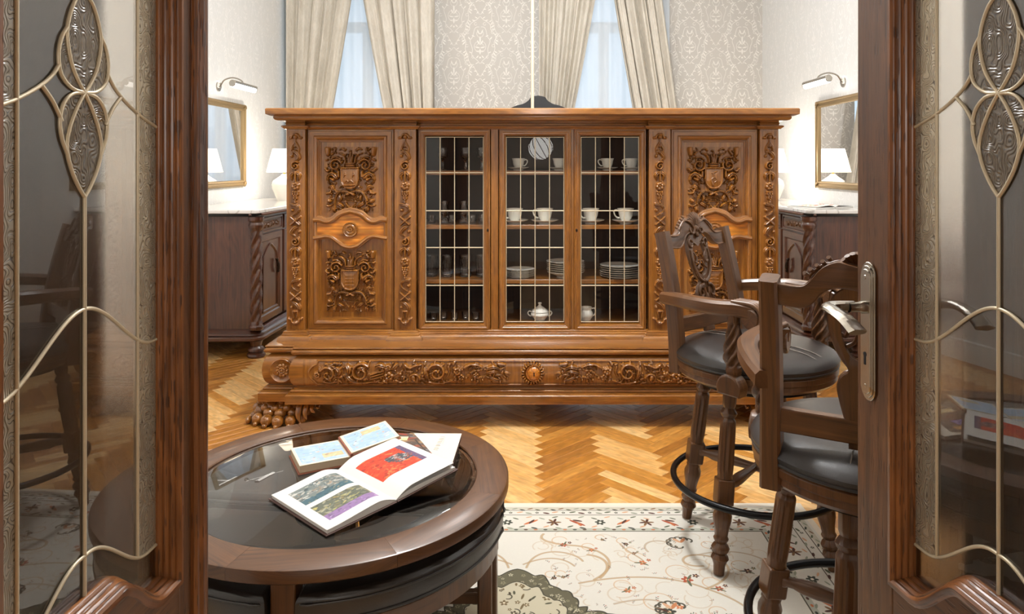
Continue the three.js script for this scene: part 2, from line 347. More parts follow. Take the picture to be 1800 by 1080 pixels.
// damask wallpaper (print only)
function damask(ground, motif, lineA) {
  return canvasTex(700, 828, (c, w, h) => {
    c.fillStyle = ground; c.fillRect(0, 0, w, h);
    const n = 2600; for (let i = 0; i < n; i++) { c.fillStyle = `rgba(255,255,255,${rnd() * 0.035})`; c.fillRect(rnd() * w, rnd() * h, 2, 14); }
    c.strokeStyle = motif; c.fillStyle = motif; c.globalAlpha = lineA; c.lineCap = 'round';
    const half = (f) => { f(1); f(-1); };
    const leaf = (x0, y0, x1, y1, b) => { const mx = (x0 + x1) / 2, my = (y0 + y1) / 2, dx = x1 - x0, dy = y1 - y0; c.beginPath(); c.moveTo(x0, y0); c.quadraticCurveTo(mx - dy * b, my + dx * b, x1, y1); c.quadraticCurveTo(mx + dy * b * 0.5, my - dx * b * 0.5, x0, y0); c.fill(); };
    const motifAt = (cx, cy) => {
      c.save(); c.translate(cx, cy);
      half((s) => {
        c.lineWidth = 6;
        // ogee trellis joining the motifs
        c.beginPath(); c.moveTo(s * 6, -400); c.bezierCurveTo(s * 40, -330, s * 150, -330, s * 140, -250); c.bezierCurveTo(s * 130, -190, s * 250, -160, s * 200, -90); c.bezierCurveTo(s * 170, -40, s * 215, 10, s * 190, 60); c.bezierCurveTo(s * 150, 130, s * 175, 190, s * 120, 240); c.bezierCurveTo(s * 60, 290, s * 60, 340, s * 8, 400); c.stroke();
        c.beginPath(); c.moveTo(s * 14, -260); c.bezierCurveTo(s * 110, -270, s * 60, -150, s * 128, -90); c.bezierCurveTo(s * 150, -40, s * 80, 10, s * 110, 90); c.bezierCurveTo(s * 120, 150, s * 40, 160, s * 8, 230); c.stroke();
        c.lineWidth = 5;
        c.beginPath(); c.moveTo(s * 16, 80); c.bezierCurveTo(s * 96, 50, s * 90, -30, s * 44, -60); c.bezierCurveTo(s * 8, -80, s * 20, -20, s * 52, -14); c.stroke();
        c.beginPath(); c.moveTo(0, -110); c.bezierCurveTo(s * 50, -140, s * 60, -190, s * 26, -196); c.stroke();
        for (const [x, y, r] of [[170, -190, 22], [226, -96, 16], [176, -8, 18], [170, 120, 18], [96, 262, 20], [60, -300, 18], [96, 142, 16]]) { c.beginPath(); c.arc(s * x, y, r, 0.4, 5.4); c.stroke(); }
        for (const [a, b, d, e, k] of [[0, -20, 38, -84, 0.35], [0, 20, 70, 4, 0.3], [0, 60, 58, 66, 0.3], [140, -250, 186, -280, 0.4], [150, -230, 206, -230, 0.35], [200, -90, 250, -60, 0.35], [196, -70, 240, -20, 0.35], [190, 60, 232, 90, 0.4], [180, 80, 214, 134, 0.35], [120, 240, 164, 262, 0.4], [110, 250, 140, 300, 0.35], [40, 330, 84, 330, 0.4], [20, 360, 50, 392, 0.35], [70, -130, 112, -150, 0.4], [20, 120, 54, 158, 0.4], [10, -160, 36, -226, 0.3], [24, 210, 64, 236, 0.3], [60, -340, 110, -356, 0.35], [30, -372, 70, -398, 0.35], [128, -90, 160, -130, 0.4], [110, 90, 146, 70, 0.4]]) leaf(s * a, b, s * d, e, s * k);
      });
      leaf(0, -40, 0, -140, 0.2); leaf(0, -40, 0, -140, -0.2); leaf(0, 110, 0, 30, 0.26); leaf(0, 110, 0, 30, -0.26);
      c.beginPath(); c.arc(0, 150, 12, 0, 7); c.fill(); c.beginPath(); c.arc(0, -170, 9, 0, 7); c.fill();
      c.restore();
    };
    for (const ox of [-1, 0, 1]) for (const oy of [-1, 0, 1]) { motifAt(w / 2 + ox * w, h / 2 + oy * h); motifAt(ox * w, oy * h); motifAt(w + ox * w, h + oy * h); }
  }, 1 / 0.547, 1 / 0.647);
}
const wallpaper = std({ map: damask('rgb(193,188,181)', 'rgb(230,226,219)', 0.75), roughness: 0.62 });
const wallpaperPale = std({ map: damask('rgb(226,226,224)', 'rgb(242,241,239)', 0.5), roughness: 0.5 });

// herringbone floor
{
  const floor = structGroup('floor');
  mesh('subfloor', plainBox(XL - 0.3, XR + 0.3, -0.16, -0.012, -8.0, 2.5), std({ color: hex(60, 42, 26), roughness: 0.9 }), floor);
  const L = 0.39, W = 0.06;
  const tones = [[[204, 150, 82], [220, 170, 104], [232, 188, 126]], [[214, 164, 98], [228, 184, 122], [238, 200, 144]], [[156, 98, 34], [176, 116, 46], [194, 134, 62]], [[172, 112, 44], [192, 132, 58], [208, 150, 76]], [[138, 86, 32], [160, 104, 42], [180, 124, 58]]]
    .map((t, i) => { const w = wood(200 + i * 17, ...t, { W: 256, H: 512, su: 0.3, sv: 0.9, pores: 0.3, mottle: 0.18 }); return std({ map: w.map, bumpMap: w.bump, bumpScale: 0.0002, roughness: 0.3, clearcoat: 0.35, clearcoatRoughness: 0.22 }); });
  const plate = (k) => { // bevelled board, top at y = 0
    const b = 0.0012, g0 = 0.0005, x = L / 2 - g0, z = W / 2 - g0, X = x - b, Z = z - b, y1 = -b, y0 = -0.012;
    const q = [[[-X, 0, Z], [X, 0, Z], [X, 0, -Z], [-X, 0, -Z]], [[-x, y1, z], [x, y1, z], [X, 0, Z], [-X, 0, Z]], [[x, y1, z], [x, y1, -z], [X, 0, -Z], [X, 0, Z]], [[x, y1, -z], [-x, y1, -z], [-X, 0, -Z], [X, 0, -Z]], [[-x, y1, -z], [-x, y1, z], [-X, 0, Z], [-X, 0, -Z]],
      [[-x, y0, z], [x, y0, z], [x, y1, z], [-x, y1, z]], [[x, y0, z], [x, y0, -z], [x, y1, -z], [x, y1, z]], [[x, y0, -z], [-x, y0, -z], [-x, y1, -z], [x, y1, -z]], [[-x, y0, -z], [-x, y0, z], [-x, y1, z], [-x, y1, -z]]];
    const pos = [], uv = [], ou = k * 0.053, ov = k * 0.171;
    for (const [A, B, C, D] of q) for (const p of [A, B, C, A, C, D]) { pos.push(...p); uv.push(p[2] + ou, p[0] + ov); }
    const g = new THREE.BufferGeometry(); g.setAttribute('position', new THREE.BufferAttribute(new Float32Array(pos), 3)); g.setAttribute('uv', new THREE.BufferAttribute(new Float32Array(uv), 2)); g.computeVertexNormals(); return g;
  };
  const variants = [0, 1, 2, 3, 4, 5].map(plate);
  const all = [];
  const c45 = Math.SQRT1_2, ox = 0.05, oz = -3.2;
  for (let k = -140; k < 140; k++) for (let n = -14; n < 14; n++) for (const fam of [0, 1]) {
    // unrotated corner frame, then turned by 45 degrees
    let px, py, along;
    if (fam === 0) { px = k * W + n * L + L / 2; py = k * W - n * L + W / 2; along = 0; } else { px = k * W + n * L + L + W / 2; py = k * W - n * L + W - L / 2; along = 1; }
    const x = (px - py) * c45 + ox, z = -(px + py) * c45 + oz;
    if (x < XL - 0.12 || x > XR + 0.12 || z < -7.72 || z > 2.3) continue;
    if (z > -0.9 && Math.abs(x) > 1.6) continue;
    const turn = (along ? 1 : -1) * -PI / 4;
    all.push({ x, z, turn, fam });
  }
  const rank = all.map((p) => { const d = -p.z, u = 936 + FOCAL * p.x / d, v = 290 + FOCAL * 1.35 / d; p.show = d > 2.3 && d < 6 && u > 405 && u < 1480 && v > 590 && !(u > 1120 && d > 3.95) && !(u > 500 && d > 3.95) && v < 960 ? 1 / d : 0; return p; }).sort((a, b) => b.show - a.show || a.x - b.x || a.z - b.z);
  const rest = tones.map(() => []);
  rank.forEach((p, i) => {
    const tone = p.fam ? [0, 1, 0, 1, 3][Math.floor(rnd() * 5)] : [2, 3, 2, 4, 3, 2][Math.floor(rnd() * 6)], k = Math.floor(rnd() * 6);  // view-dependent grain sheen put into the tone: one board direction lighter
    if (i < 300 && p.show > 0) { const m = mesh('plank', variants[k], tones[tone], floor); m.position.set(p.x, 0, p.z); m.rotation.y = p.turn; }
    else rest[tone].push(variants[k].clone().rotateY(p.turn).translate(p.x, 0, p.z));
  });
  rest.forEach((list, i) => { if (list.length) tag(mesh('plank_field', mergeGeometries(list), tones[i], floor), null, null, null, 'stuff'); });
}
struct('ceiling', plainBox(XL - 0.3, XR + 0.3, CEIL, CEIL + 0.15, -8.0, 2.6), ceilingPaint);
// back wall with two window openings
const WIN = [[-2.44, -1.08], [0.10, 1.42]];
{
  const outer = [[XL - 0.3, 0], [XR + 0.3, 0], [XR + 0.3, CEIL], [XL - 0.3, CEIL]];
  const holes = WIN.map(([a, b]) => [[a, 0.72], [a, 3.3], [b, 3.3], [b, 0.72]]);
  const g = new THREE.ExtrudeGeometry(shapeOf(outer, holes), { depth: 0.35, bevelEnabled: false }).translate(0, 0, -DB - 0.35);
  struct('wall_back', g, wallpaper);
  WIN.forEach(([a, b], i) => {
    const w = structGroup('window_' + (i + 1));
    const zf = -DB - 0.2, m = (a + b) / 2;
    const fr = (x0, x1, y0, y1, n) => mesh(n, frameXY(rectPath(x0, x1, y0, y1), [[0, -0.03], [0, 0.03], [0.045, 0.03], [0.055, 0.02], [0.055, -0.03]]), whitePaint, w).position.set(0, 0, zf);
    fr(a, m, 0.72, 2.82, 'sash'); fr(m, b, 0.72, 2.82, 'sash'); fr(a, b, 2.82, 3.3, 'transom');
    for (const [x0, x1, y0, y1] of [[a + 0.05, m - 0.05, 0.77, 2.77], [m + 0.05, b - 0.05, 0.77, 2.77], [a + 0.05, b - 0.05, 2.87, 3.25]]) mesh('pane', plainBox(x0, x1, y0, y1, zf - 0.002, zf + 0.002), paneGlass, w);
    mesh('sill', boxAt(a - 0.04, b + 0.04, 0.68, 0.72, -DB - 0.3, -DB + 0.06), whitePaint, w);
  });
}
struct('wall_left', grain(plainBox(XL - 0.3, XL, 0, CEIL, -DB, -DF), 1, 0.2), wallpaperPale);
struct('wall_right', grain(plainBox(XR, XR + 0.3, 0, CEIL, -DB, -DF), 1, 0.2), wallpaperPale);
struct('wall_front', merge([plainBox(XL - 0.3, -0.74, 0, CEIL, -DF, -DH), plainBox(0.74, XR + 0.3, 0, CEIL, -DF, -DH), plainBox(-0.74, 0.74, 2.52, CEIL, -DF, -DH)]), plaster);
struct('wall_hall_left', plainBox(-1.7, -1.5, 0, CEIL, -DH, 2.2), plaster);
struct('wall_hall_right', plainBox(1.5, 1.7, 0, CEIL, -DH, 2.2), plaster);
struct('wall_hall_back', plainBox(-1.7, 1.7, 0, CEIL, 2.2, 2.4), plaster);
// skirtings, dado rail, door lining and casing
const baseProf = [[0, 0], [0.018, 0], [0.018, 0.11], [0.012, 0.125], [0.012, 0.135], [0, 0.145]];
struct('baseboard_left', mouldXZ([[XL, -DF], [XL, -DB]], baseProf), whitePaint);
struct('baseboard_right', mouldXZ([[XR, -DB], [XR, -DF]], baseProf.map(([o, h]) => [o, h])), whitePaint);
struct('baseboard_back', mouldXZ([[XL, -DB], [XR, -DB]], baseProf), whitePaint);
{
  const lin = structGroup('trim_1');
  for (const s of [-1, 1]) {
    mesh('lining', boxAt(s > 0 ? 0.705 : -0.74, s > 0 ? 0.74 : -0.705, 0, 2.52, -DF, -DH), WOOD.door, lin);
    mesh('casing', boxAt(s > 0 ? 0.72 : -0.84, s > 0 ? 0.84 : -0.72, 0, 2.6, -DF - 0.02, -DF, 0.006), WOOD.door, lin);
    mesh('casing', boxAt(s > 0 ? 0.72 : -0.84, s > 0 ? 0.84 : -0.72, 0, 2.6, -DH, -DH + 0.02, 0.006), WOOD.door, lin);
  }
  mesh('lining', boxAt(-0.74, 0.74, 2.48, 2.52, -DF, -DH, 0.003, 0), WOOD.door, lin);
  mesh('casing', boxAt(-0.84, 0.84, 2.5, 2.62, -DF - 0.025, -DF, 0.006, 0), WOOD.door, lin);
  mesh('casing', boxAt(-0.84, 0.84, 2.5, 2.62, -DH, -DH + 0.025, 0.006, 0), WOOD.door, lin);
}

// ------------------------------------------------------------------ glazed door leaves
const tGrit = dataTex(512, 512, (u, v) => { const h = 128 + 150 * (nGrain(u * 2, v * 2) - 0.5); return [h, h, h]; }, false, 6, 6);
const nSw = lattice(9, 9, 811), nSw2 = lattice(18, 18, 812);
const swirlField = (u, v) => { const a = nSw(u, v) * 2.2 + nSw2(u * 1, v) * 0.7, s = Math.sin((a * 3 + u * 6 + 0.6 * Math.sin(v * 2 * PI * 3)) * 2 * PI); return s; };
const tSwirl = dataTex(512, 512, (u, v) => { const s = Math.abs(swirlField(u, v)), t = 1 - smooth(0.0, 0.55, s); return mix3([222, 210, 186], [74, 58, 38], t); }, true, 1 / 0.18, 1 / 0.26);
const tSwirlB = dataTex(512, 512, (u, v) => { const s = 128 + 110 * swirlField(u, v); return [s, s, s]; }, false, 1 / 0.18, 1 / 0.26);
const doorGlass = std({ color: hex(200, 194, 184), transmission: 1, thickness: 0.004, ior: 1.7, roughness: 0.0 });
const doorGlassBack = std({ color: hex(200, 194, 184), transmission: 1, thickness: 0.004, ior: 1.7, roughness: 0.1, bumpMap: tGrit, bumpScale: 0.00018 });
const swirlGlass = std({ map: tSwirl, transmission: 0.6, thickness: 0, ior: 1.6, roughness: 0.3, bumpMap: tSwirlB, bumpScale: 0.0012, clearcoat: 1, clearcoatRoughness: 0.05 });
const petalGlass = swirlGlass.clone(); petalGlass.color = hex(168, 152, 126);
function doorLeaf(name, s, pos, turn, astragal) {
  // leaf frame: x towards the free edge times s, z towards the middle of the doorway, origin under the middle of the glass
  const leaf = structGroup(name); leaf.position.set(...pos); leaf.rotation.y = turn;
  const X = (a, b) => s > 0 ? [a, b] : [-b, -a];
  const zF = 0, zB = -0.06, zG = -0.036, G = 0.19, TOP = 2.45;
  const wallTop = (t) => 0.632 + 0.078 * (1 - smooth(0.045, 0.17, Math.abs(t)));       // curved bottom rail
  const pieces = (x0, x1, y0, y1, ax = 1) => boxAt(...X(x0, x1), y0, y1, zB, zF, 0.004, ax);
  mesh('meeting_stile', pieces(G + 0.012, 0.31, 0.01, TOP), WOOD.door, leaf);
  mesh('hinge_stile', pieces(-0.31, -G - 0.012, 0.01, TOP), WOOD.door, leaf);
  mesh('top_rail', pieces(-G - 0.012, G + 0.012, TOP - 0.13, TOP, 0), WOOD.door, leaf);
  // bottom rail with its bell-shaped upper edge
  const N = 48, edge = []; for (let i = 0; i <= N; i++) { const t = lerp(-G - 0.012, G + 0.012, i / N); edge.push([t, wallTop(t)]); }
  const railPts = [[G + 0.012, 0.42], ...edge.slice().reverse(), [-G - 0.012, 0.42]].map(([x, y]) => [x, y - 0.014 * (y > 0.5)]);
  mesh('bottom_rail', grain(slab(railPts, 0.06, 0.002).translate(0, 0, zB), 0), WOOD.door, leaf);
  mesh('bottom_rail', pieces(-G - 0.012, G + 0.012, 0.01, 0.16, 0), WOOD.door, leaf);
  mesh('lower_panel', boxAt(-G - 0.012, G + 0.012, 0.15, 0.43, zB + 0.015, zF - 0.015, 0.002), WOOD.door, leaf);
  // reeded glazing bead all round the opening
  const open = [...edge.map(([t, y]) => [t * G / (G + 0.012), y]), [G, TOP - 0.13], [-G, TOP - 0.13]];
  const reeds = [[0.001, zG - 0.012]];
  const nR = 4; for (let i = 0; i < nR; i++) { const z0 = lerp(zG, zF + 0.004, i / nR), z1 = lerp(zG, zF + 0.004, (i + 1) / nR), o0 = -0.014 * i / nR; for (let k = 0; k <= 4; k++) { const a = k / 4 * PI; reeds.push([o0 - 0.0035 * k / 4 + 0.003 * Math.sin(a), lerp(z0, z1, k / 4)]); } }
  reeds.push([-0.02, zF + 0.004], [-0.026, zF]);
  mesh('glazing_bead', frameXY(open, reeds), WOOD.reed, leaf);
  if (astragal) {
    const pr = [[0, 0], [0, 0.008], [0.004, 0.013], [0.008, 0.013], [0.01, 0.018], [0.016, 0.021], [0.022, 0.018], [0.024, 0.012], [0.03, 0.011], [0.034, 0.006], [0.034, 0]];
    mesh('astragal', sweep([[TOP, s * 0.276], [0.01, s * 0.276]], false, pr.map(([o, h]) => [s * o, h]), (a, b, h) => [b, a, zF + h]), WOOD.reed, leaf);
  }
  // glass
  const glassPts = [...edge.map(([t, y]) => [t * (G + 0.004) / (G + 0.012), y - 0.006]), [G + 0.004, TOP - 0.12], [-G - 0.004, TOP - 0.12]];
  // smooth towards the doorway, grained on the far face
  const gf = plainGeo(new THREE.ShapeGeometry(shapeOf(glassPts), 4).translate(0, 0, zG)), gb = plainGeo(new THREE.ShapeGeometry(shapeOf(glassPts.map(([x, y]) => [-x, y])), 4).rotateY(PI).translate(0, 0, zG - 0.004));
  mesh('glass_pane', mergeGeometries([gf, gb], true), [doorGlass, doorGlassBack], leaf);
  const zS = zG + 0.0012, strip = (x0, x1, f0, f1) => { const pts = []; for (let i = 0; i <= 10; i++) { const t = lerp(x0, x1, i / 10); pts.push([t, f0(t)]); } for (let i = 10; i >= 0; i--) { const t = lerp(x0, x1, i / 10); pts.push([t, f1(t)]); } return new THREE.ShapeGeometry(shapeOf(pts)).translate(0, 0, zS); };
  const low = (t) => 0.688 + 0.082 * (1 - smooth(0.01, 0.16, Math.abs(t))), mid = (t) => 1.046 + 0.09 * (1 - smooth(0.0, 0.175, Math.abs(t)));
  for (const k of [-1, 1]) mesh('textured_strip', strip(k > 0 ? 0.134 : -G, k > 0 ? G : -0.134, low, () => TOP - 0.13), swirlGlass, leaf);
  const petalUp = [[0, 1.607], [-0.02, 1.59], [-0.036, 1.555], [-0.038, 1.535], [-0.028, 1.495], [-0.012, 1.47], [0, 1.457]];
  const petalLo = [[0, 1.457], [-0.018, 1.432], [-0.034, 1.40], [-0.039, 1.375], [-0.03, 1.345], [-0.012, 1.316], [0, 1.302]];
  const loopUp = [[-0.038, 1.547], [-0.05, 1.53], [-0.056, 1.503], [-0.05, 1.478], [-0.028, 1.461], [0, 1.457]];
  const loopLo = [[0, 1.457], [-0.028, 1.452], [-0.046, 1.436], [-0.053, 1.412], [-0.049, 1.388], [-0.038, 1.366]];
  for (const p of [petalUp, petalLo]) { const c = mirrorX(curve2(p, 18)); mesh('textured_petal', new THREE.ShapeGeometry(shapeOf(c.slice(0, -1))).translate(0, 0, zS), petalGlass, leaf); }
  for (const k of [-1, 1]) for (const p of [loopUp, loopLo]) { const q = p === loopUp ? [...curve2(loopUp, 12), ...curve2([[0, 1.457], [-0.012, 1.47], [-0.028, 1.495], [-0.038, 1.547]], 8)] : [...curve2(loopLo, 12), ...curve2([[-0.038, 1.366], [-0.034, 1.40], [-0.018, 1.432], [0, 1.457]], 8)]; mesh('textured_petal', new THREE.ShapeGeometry(shapeOf(q.map(([x, y]) => [k * x, y]))).translate(0, 0, zS + 0.0003), petalGlass, leaf); }
  const came = (pts, n = 0) => mesh('lead_came', tube(pts.map(([x, y]) => [x, y, zG + 0.002]), 0.0029, 8, n), cameMat, leaf);
  for (const k of [-1, 1]) {
    for (const p of [petalUp, petalLo, loopUp, loopLo]) came(p.map(([x, y]) => [k * x, y]), 30);
    came([[k * 0.054, 1.492], [k * 0.068, 1.475], [k * 0.089, 1.459], [k * 0.133, 1.436], [k * (G + 0.002), 1.415]], 24);
    came([[k * 0.089, 1.459], [k * 0.066, 1.437], [k * 0.049, 1.412]], 12);
    came([[k * 0.134, TOP - 0.13], [k * 0.134, low(0.134)]], 4);
  }
  came([[0, 1.302], [0, wallTop(0) - 0.01]], 4); came([[0, 1.607], [0, TOP - 0.13]], 4);
  const line = (f) => Array.from({ length: 25 }, (_, i) => { const t = lerp(-G - 0.002, G + 0.002, i / 24); return [t, f(t)]; });
  came(line(mid), 60); came(line(low), 60);
  for (const y of [0.3, 1.2, 2.15]) mesh('hinge', turned([[0, -0.06], [0.009, -0.06], [0.009, 0.06], [0, 0.06]], 12).translate(-s * 0.315, y, zB), nickel, leaf);
  return leaf;
}
doorLeaf('door_1', 1, [-0.63, 0, -1.078], 87.5 * PI / 180, true);
const rightLeaf = doorLeaf('door_2', -1, [0.6594, 0, -1.078], -82.2 * PI / 180, false);
for (const c of rightLeaf.children) if (c.name === 'glass_pane') c.userData.label = 'glass pane';
// lever handle on a long plate, on the free stile of the right leaf (local x = -s)
{
  const h = new THREE.Group(); h.name = 'door_handle'; rightLeaf.add(h); h.position.set(-0.268, 1.043, 0.001);
  const plateOut = (k) => { const w = 0.021 - k, H = 0.126 - k, pts = []; for (let i = 0; i <= 10; i++) { const a = i / 10 * PI; pts.push([Math.cos(a) * w, H - 0.021 + Math.sin(a) * w * 1.1]); } for (let i = 0; i <= 10; i++) { const a = PI + i / 10 * PI; pts.push([Math.cos(a) * w, -H + 0.021 + Math.sin(a) * w * 1.1]); } return pts; };
  mesh('back_plate', merge([slab(plateOut(0), 0.004, 0.0012), slab(plateOut(0.003), 0.007, 0.0012), slab(plateOut(0.006), 0.0095, 0.0015)]), nickel, h);
  const kh = []; for (let i = 0; i <= 12; i++) { const a = (-50 + 280 * i / 12) * PI / 180; kh.push([Math.cos(a) * 0.0045, Math.sin(a) * 0.0045]); } kh.push([-0.0028, -0.019], [0.0028, -0.019]);
  mesh('keyhole', slab(kh, 0.001, 0).translate(0, -0.042, 0.0092), std({ color: hex(10, 9, 8), roughness: 0.8 }), h);
  for (const y of [0.1, -0.1]) mesh('screw', lathe([[0, 0.0105], [0.003, 0.0105], [0.0042, 0.0092], [0.0042, 0.005]], 14).rotateX(PI / 2).translate(0, y, 0.0), nickel, h);
  mesh('neck', turned([[0.012, 0], [0.012, 0.008], [0.0095, 0.014], [0.0085, 0.028], [0.0095, 0.034]], 20).rotateX(PI / 2).translate(0, 0.045, 0.008), nickel, h);
  // lever: from the neck back towards the hinge side, ribbed and drooping
  const sec = (t) => { const w = lerp(0.02, 0.036, t), d = lerp(0.02, 0.012, smooth(0.1, 0.8, t)); const pts = []; for (let i = 0; i < 20; i++) { const a = i / 20 * 2 * PI, rib = 1 + 0.06 * Math.cos(a * 5) * smooth(0.25, 0.6, t); pts.push([Math.cos(a) * w / 2 * rib, Math.sin(a) * d / 2 * rib]); } return pts; };
  mesh('lever', bar([[-0.004, 0.046, 0.03], [-0.004, 0.047, 0.07], [0.004, 0.047, 0.084], [0.03, 0.046, 0.088], [0.065, 0.038, 0.086], [0.095, 0.022, 0.082]], sec, 36, 50), nickel, h);
}
// ------------------------------------------------------------------ the carved cabinet (local z = 0 is the plane of its doors, d = 3.96)
const CABZ = -3.96;
const cab = thing('carved_cabinet', 'long carved oak cabinet with three glazed doors and lion-paw feet', 'cabinet', [0, 0, CABZ]);
{
  const oak = WOOD.oak, carved = WOOD.carved;
  const top0 = 1.545, bot0 = 0.4466;
  // carcass
  for (const s of [-1, 1]) {
    mesh('side_panel', boxAt(s > 0 ? 1.3 : -1.33, s > 0 ? 1.33 : -1.3, 0.4, 1.58, -0.5, -0.02), oak, cab);
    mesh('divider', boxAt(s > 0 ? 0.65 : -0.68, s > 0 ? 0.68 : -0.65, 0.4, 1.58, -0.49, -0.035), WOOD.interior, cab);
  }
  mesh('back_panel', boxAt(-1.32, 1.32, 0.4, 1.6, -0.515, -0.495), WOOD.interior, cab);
  mesh('bottom_board', boxAt(-1.3, 1.3, 0.43, 0.47, -0.495, -0.03, 0.003, 0), oak, cab);
  mesh('top_board', boxAt(-1.32, 1.32, 1.56, 1.6, -0.495, 0.0, 0.003, 0), oak, cab);
  for (const y of [1.318, 1.017, 0.714]) mesh('shelf', boxAt(-0.65, 0.65, y - 0.024, y, -0.49, -0.075, 0.003, 0), oak, cab);
  // cornice
  const slabProf = [[-0.2, 1.606], [0.0, 1.606], [0.01, 1.609], [0.026, 1.616], [0.027, 1.642], [0.022, 1.647], [-0.66, 1.647]];
  const wrap = (hx, z, back = -0.52) => [[-hx, back], [-hx, z], [hx, z], [hx, back]];
  mesh('cornice', mouldXZ(wrap(1.369, 0.134), slabProf), oak, cab);
  mesh('cornice_fillet', mouldXZ(wrap(1.35, 0.1), [[-0.2, 1.585], [0.0, 1.585], [0.012, 1.589], [0.018, 1.597], [0.018, 1.607], [-0.2, 1.607]]), oak, cab);
  const pil = [[-1.329, -1.228], [-0.746, -0.629], [0.629, 0.746], [1.228, 1.329]];
  const runPath = (o, hx, zRun, zPil) => { const pts = [[-hx, -0.5]]; pil.forEach(([a, b], i) => { pts.push([a - (i === 0 ? o : o), zPil], [b + o, zPil], ...(i < 3 ? [[b + o, zRun], [pil[i + 1][0] - o, zRun]] : [])); }); pts[1][0] = -hx; pts[pts.length - 1][0] = hx; pts.push([hx, -0.5]); return pts; };
  mesh('frieze_board', mouldXZ(runPath(0.004, 1.325, 0.012, 0.045), [[-0.01, 1.562], [0, 1.562], [0.001, 1.57], [0.004, 1.574], [0.0, 1.578], [0.003, 1.588], [-0.01, 1.588]]), oak, cab);
  mesh('capital_moulding', mouldXZ(runPath(0.006, 1.333, 0.002, 0.036), [[-0.03, 1.543], [0.004, 1.543], [0.008, 1.548], [0.016, 1.554], [0.017, 1.56], [0.01, 1.563], [-0.03, 1.565]]), oak, cab);
  mesh('base_moulding', mouldXZ(runPath(0.004, 1.333, 0.002, 0.034), [[-0.02, 0.456], [0.004, 0.455], [0.01, 0.45], [0.011, 0.442], [0.016, 0.438], [0.016, 0.433], [0.026, 0.429], [0.032, 0.42], [0.034, 0.412], [0.036, 0.404], [-0.02, 0.402]].reverse()), oak, cab);
  // pilasters with carved garlands
  const garland = new Relief(0.086, 1.07, 0.0019);
  {
    const g = garland; const w = 0.026;
    g.stroke([[-0.032, 0.498], [-0.022, 0.498]], 0.006, 0.006, 0.006);
    g.stroke([[0.032, 0.498], [0.022, 0.498]], 0.006, 0.006, 0.006);
    g.stroke(arcPts(0, 0.498, 0.02, 0, 180, 10), 0.0055, 0.0055, 0.008); g.dab(0, 0.502, 0.012, 0.012); g.stroke([[0, 0.49], [0, 0.45]], 0.005, 0.006, 0.009);
    g.stroke([[0, 0.47], [-0.018, 0.44], [-0.014, 0.41]], 0.009, 0.004, 0.01, { vein: 0.002 }); g.stroke([[0, 0.47], [0.018, 0.44], [0.014, 0.41]], 0.009, 0.004, 0.01, { vein: 0.002 });
    let y = 0.43, k = 0;
    while (y > -0.40) {
      const m = k % 7, s = k % 2 ? 1 : -1;
      if (m === 0) { g.stroke([[s * 0.02, y], [-s * 0.006, y - 0.012], [-s * 0.022, y - 0.04], [s * 0.004, y - 0.06]], 0.012, 0.006, 0.012, { leaf: true, vein: 0.002 }); g.dab(s * 0.02, y - 0.03, 0.009, 0.01); y -= 0.062; }
      else if (m === 1) { g.spiral(0, y - 0.022, 0.024, 1.4, 1, s, 0.0065, 0.012); y -= 0.054; }
      else if (m === 2) { for (const q of [-1, 1]) g.stroke([[0, y], [q * 0.022, y - 0.018], [q * 0.016, y - 0.05]], 0.011, 0.003, 0.012, { leaf: true, vein: 0.002 }); g.stroke([[0, y], [0, y - 0.05]], 0.007, 0.004, 0.011); y -= 0.056; }
      else if (m === 3) { g.flower(0, y - 0.02, 0.023, 0.013, 6); y -= 0.048; }
      else if (m === 4) { g.grapes(0, y - 0.006, 0.0125, 3, 0.0075, 0.012); y -= 0.066; }
      else if (m === 5) { g.stroke([[-s * 0.024, y - 0.004], [s * 0.012, y - 0.014], [s * 0.02, y - 0.04], [-s * 0.012, y - 0.066]], 0.01, 0.005, 0.012, { lobes: 4, vein: 0.0018 }); g.dab(-s * 0.018, y - 0.036, 0.01, 0.011); y -= 0.07; }
      else { g.stroke([[-0.024, y - 0.004], [0.022, y - 0.044]], 0.007, 0.006, 0.011); g.stroke([[0.024, y - 0.004], [-0.022, y - 0.044]], 0.007, 0.006, 0.012); g.dab(0, y - 0.024, 0.009, 0.013); y -= 0.052; }
      k++;
    }
    g.stroke([[0, y + 0.01], [-0.012, -0.44], [-0.006, -0.475]], 0.009, 0.003, 0.01); g.stroke([[0, y + 0.01], [0.012, -0.44], [0.006, -0.475]], 0.009, 0.003, 0.01);
    g.stroke(arcPts(0, -0.482, 0.021, 180, 360, 10), 0.0065, 0.0065, 0.009); g.stroke([[-0.034, -0.478], [-0.02, -0.484]], 0.007, 0.006, 0.008); g.stroke([[0.034, -0.478], [0.02, -0.484]], 0.007, 0.006, 0.008); g.dab(0, -0.502, 0.012, 0.009);
  }
  const garlandGeo = garland.geometry((x, y, h) => [x, y, h * 1.7]);
  pil.forEach(([a, b]) => {
    const p = mesh('pilaster', boxAt(a, b, 0.45, 1.545, -0.04, 0.028, 0.003), oak, cab);
    const r = mesh('carved_garland', garlandGeo, carved, p); r.position.set((a + b) / 2, 0.998, 0.0283);
  });
  // coats of arms for the carved doors
  const arms = (variant) => {
    const R = new Relief(0.30, 0.36, 0.0019), S = 0.00046, q = (x, y) => [(x - 405) * S, (500 - y) * S];
    const st = (pts, r0, r1, h, o) => R.stroke(pts.map((p) => q(...p)), r0 * S, r1 * S, h, o), db = (x, y, r, h, ry, rot) => R.dab(...q(x, y), r * S, h, (ry ?? r) * S, rot ?? 0);
    const both = (pts, r0, r1, h, o) => { st(pts, r0, r1, h, o); st(pts.map(([x, y]) => [800 - x, y]), r0, r1, h, o); };
    // shield
    const [sx, sy] = q(397, 470);
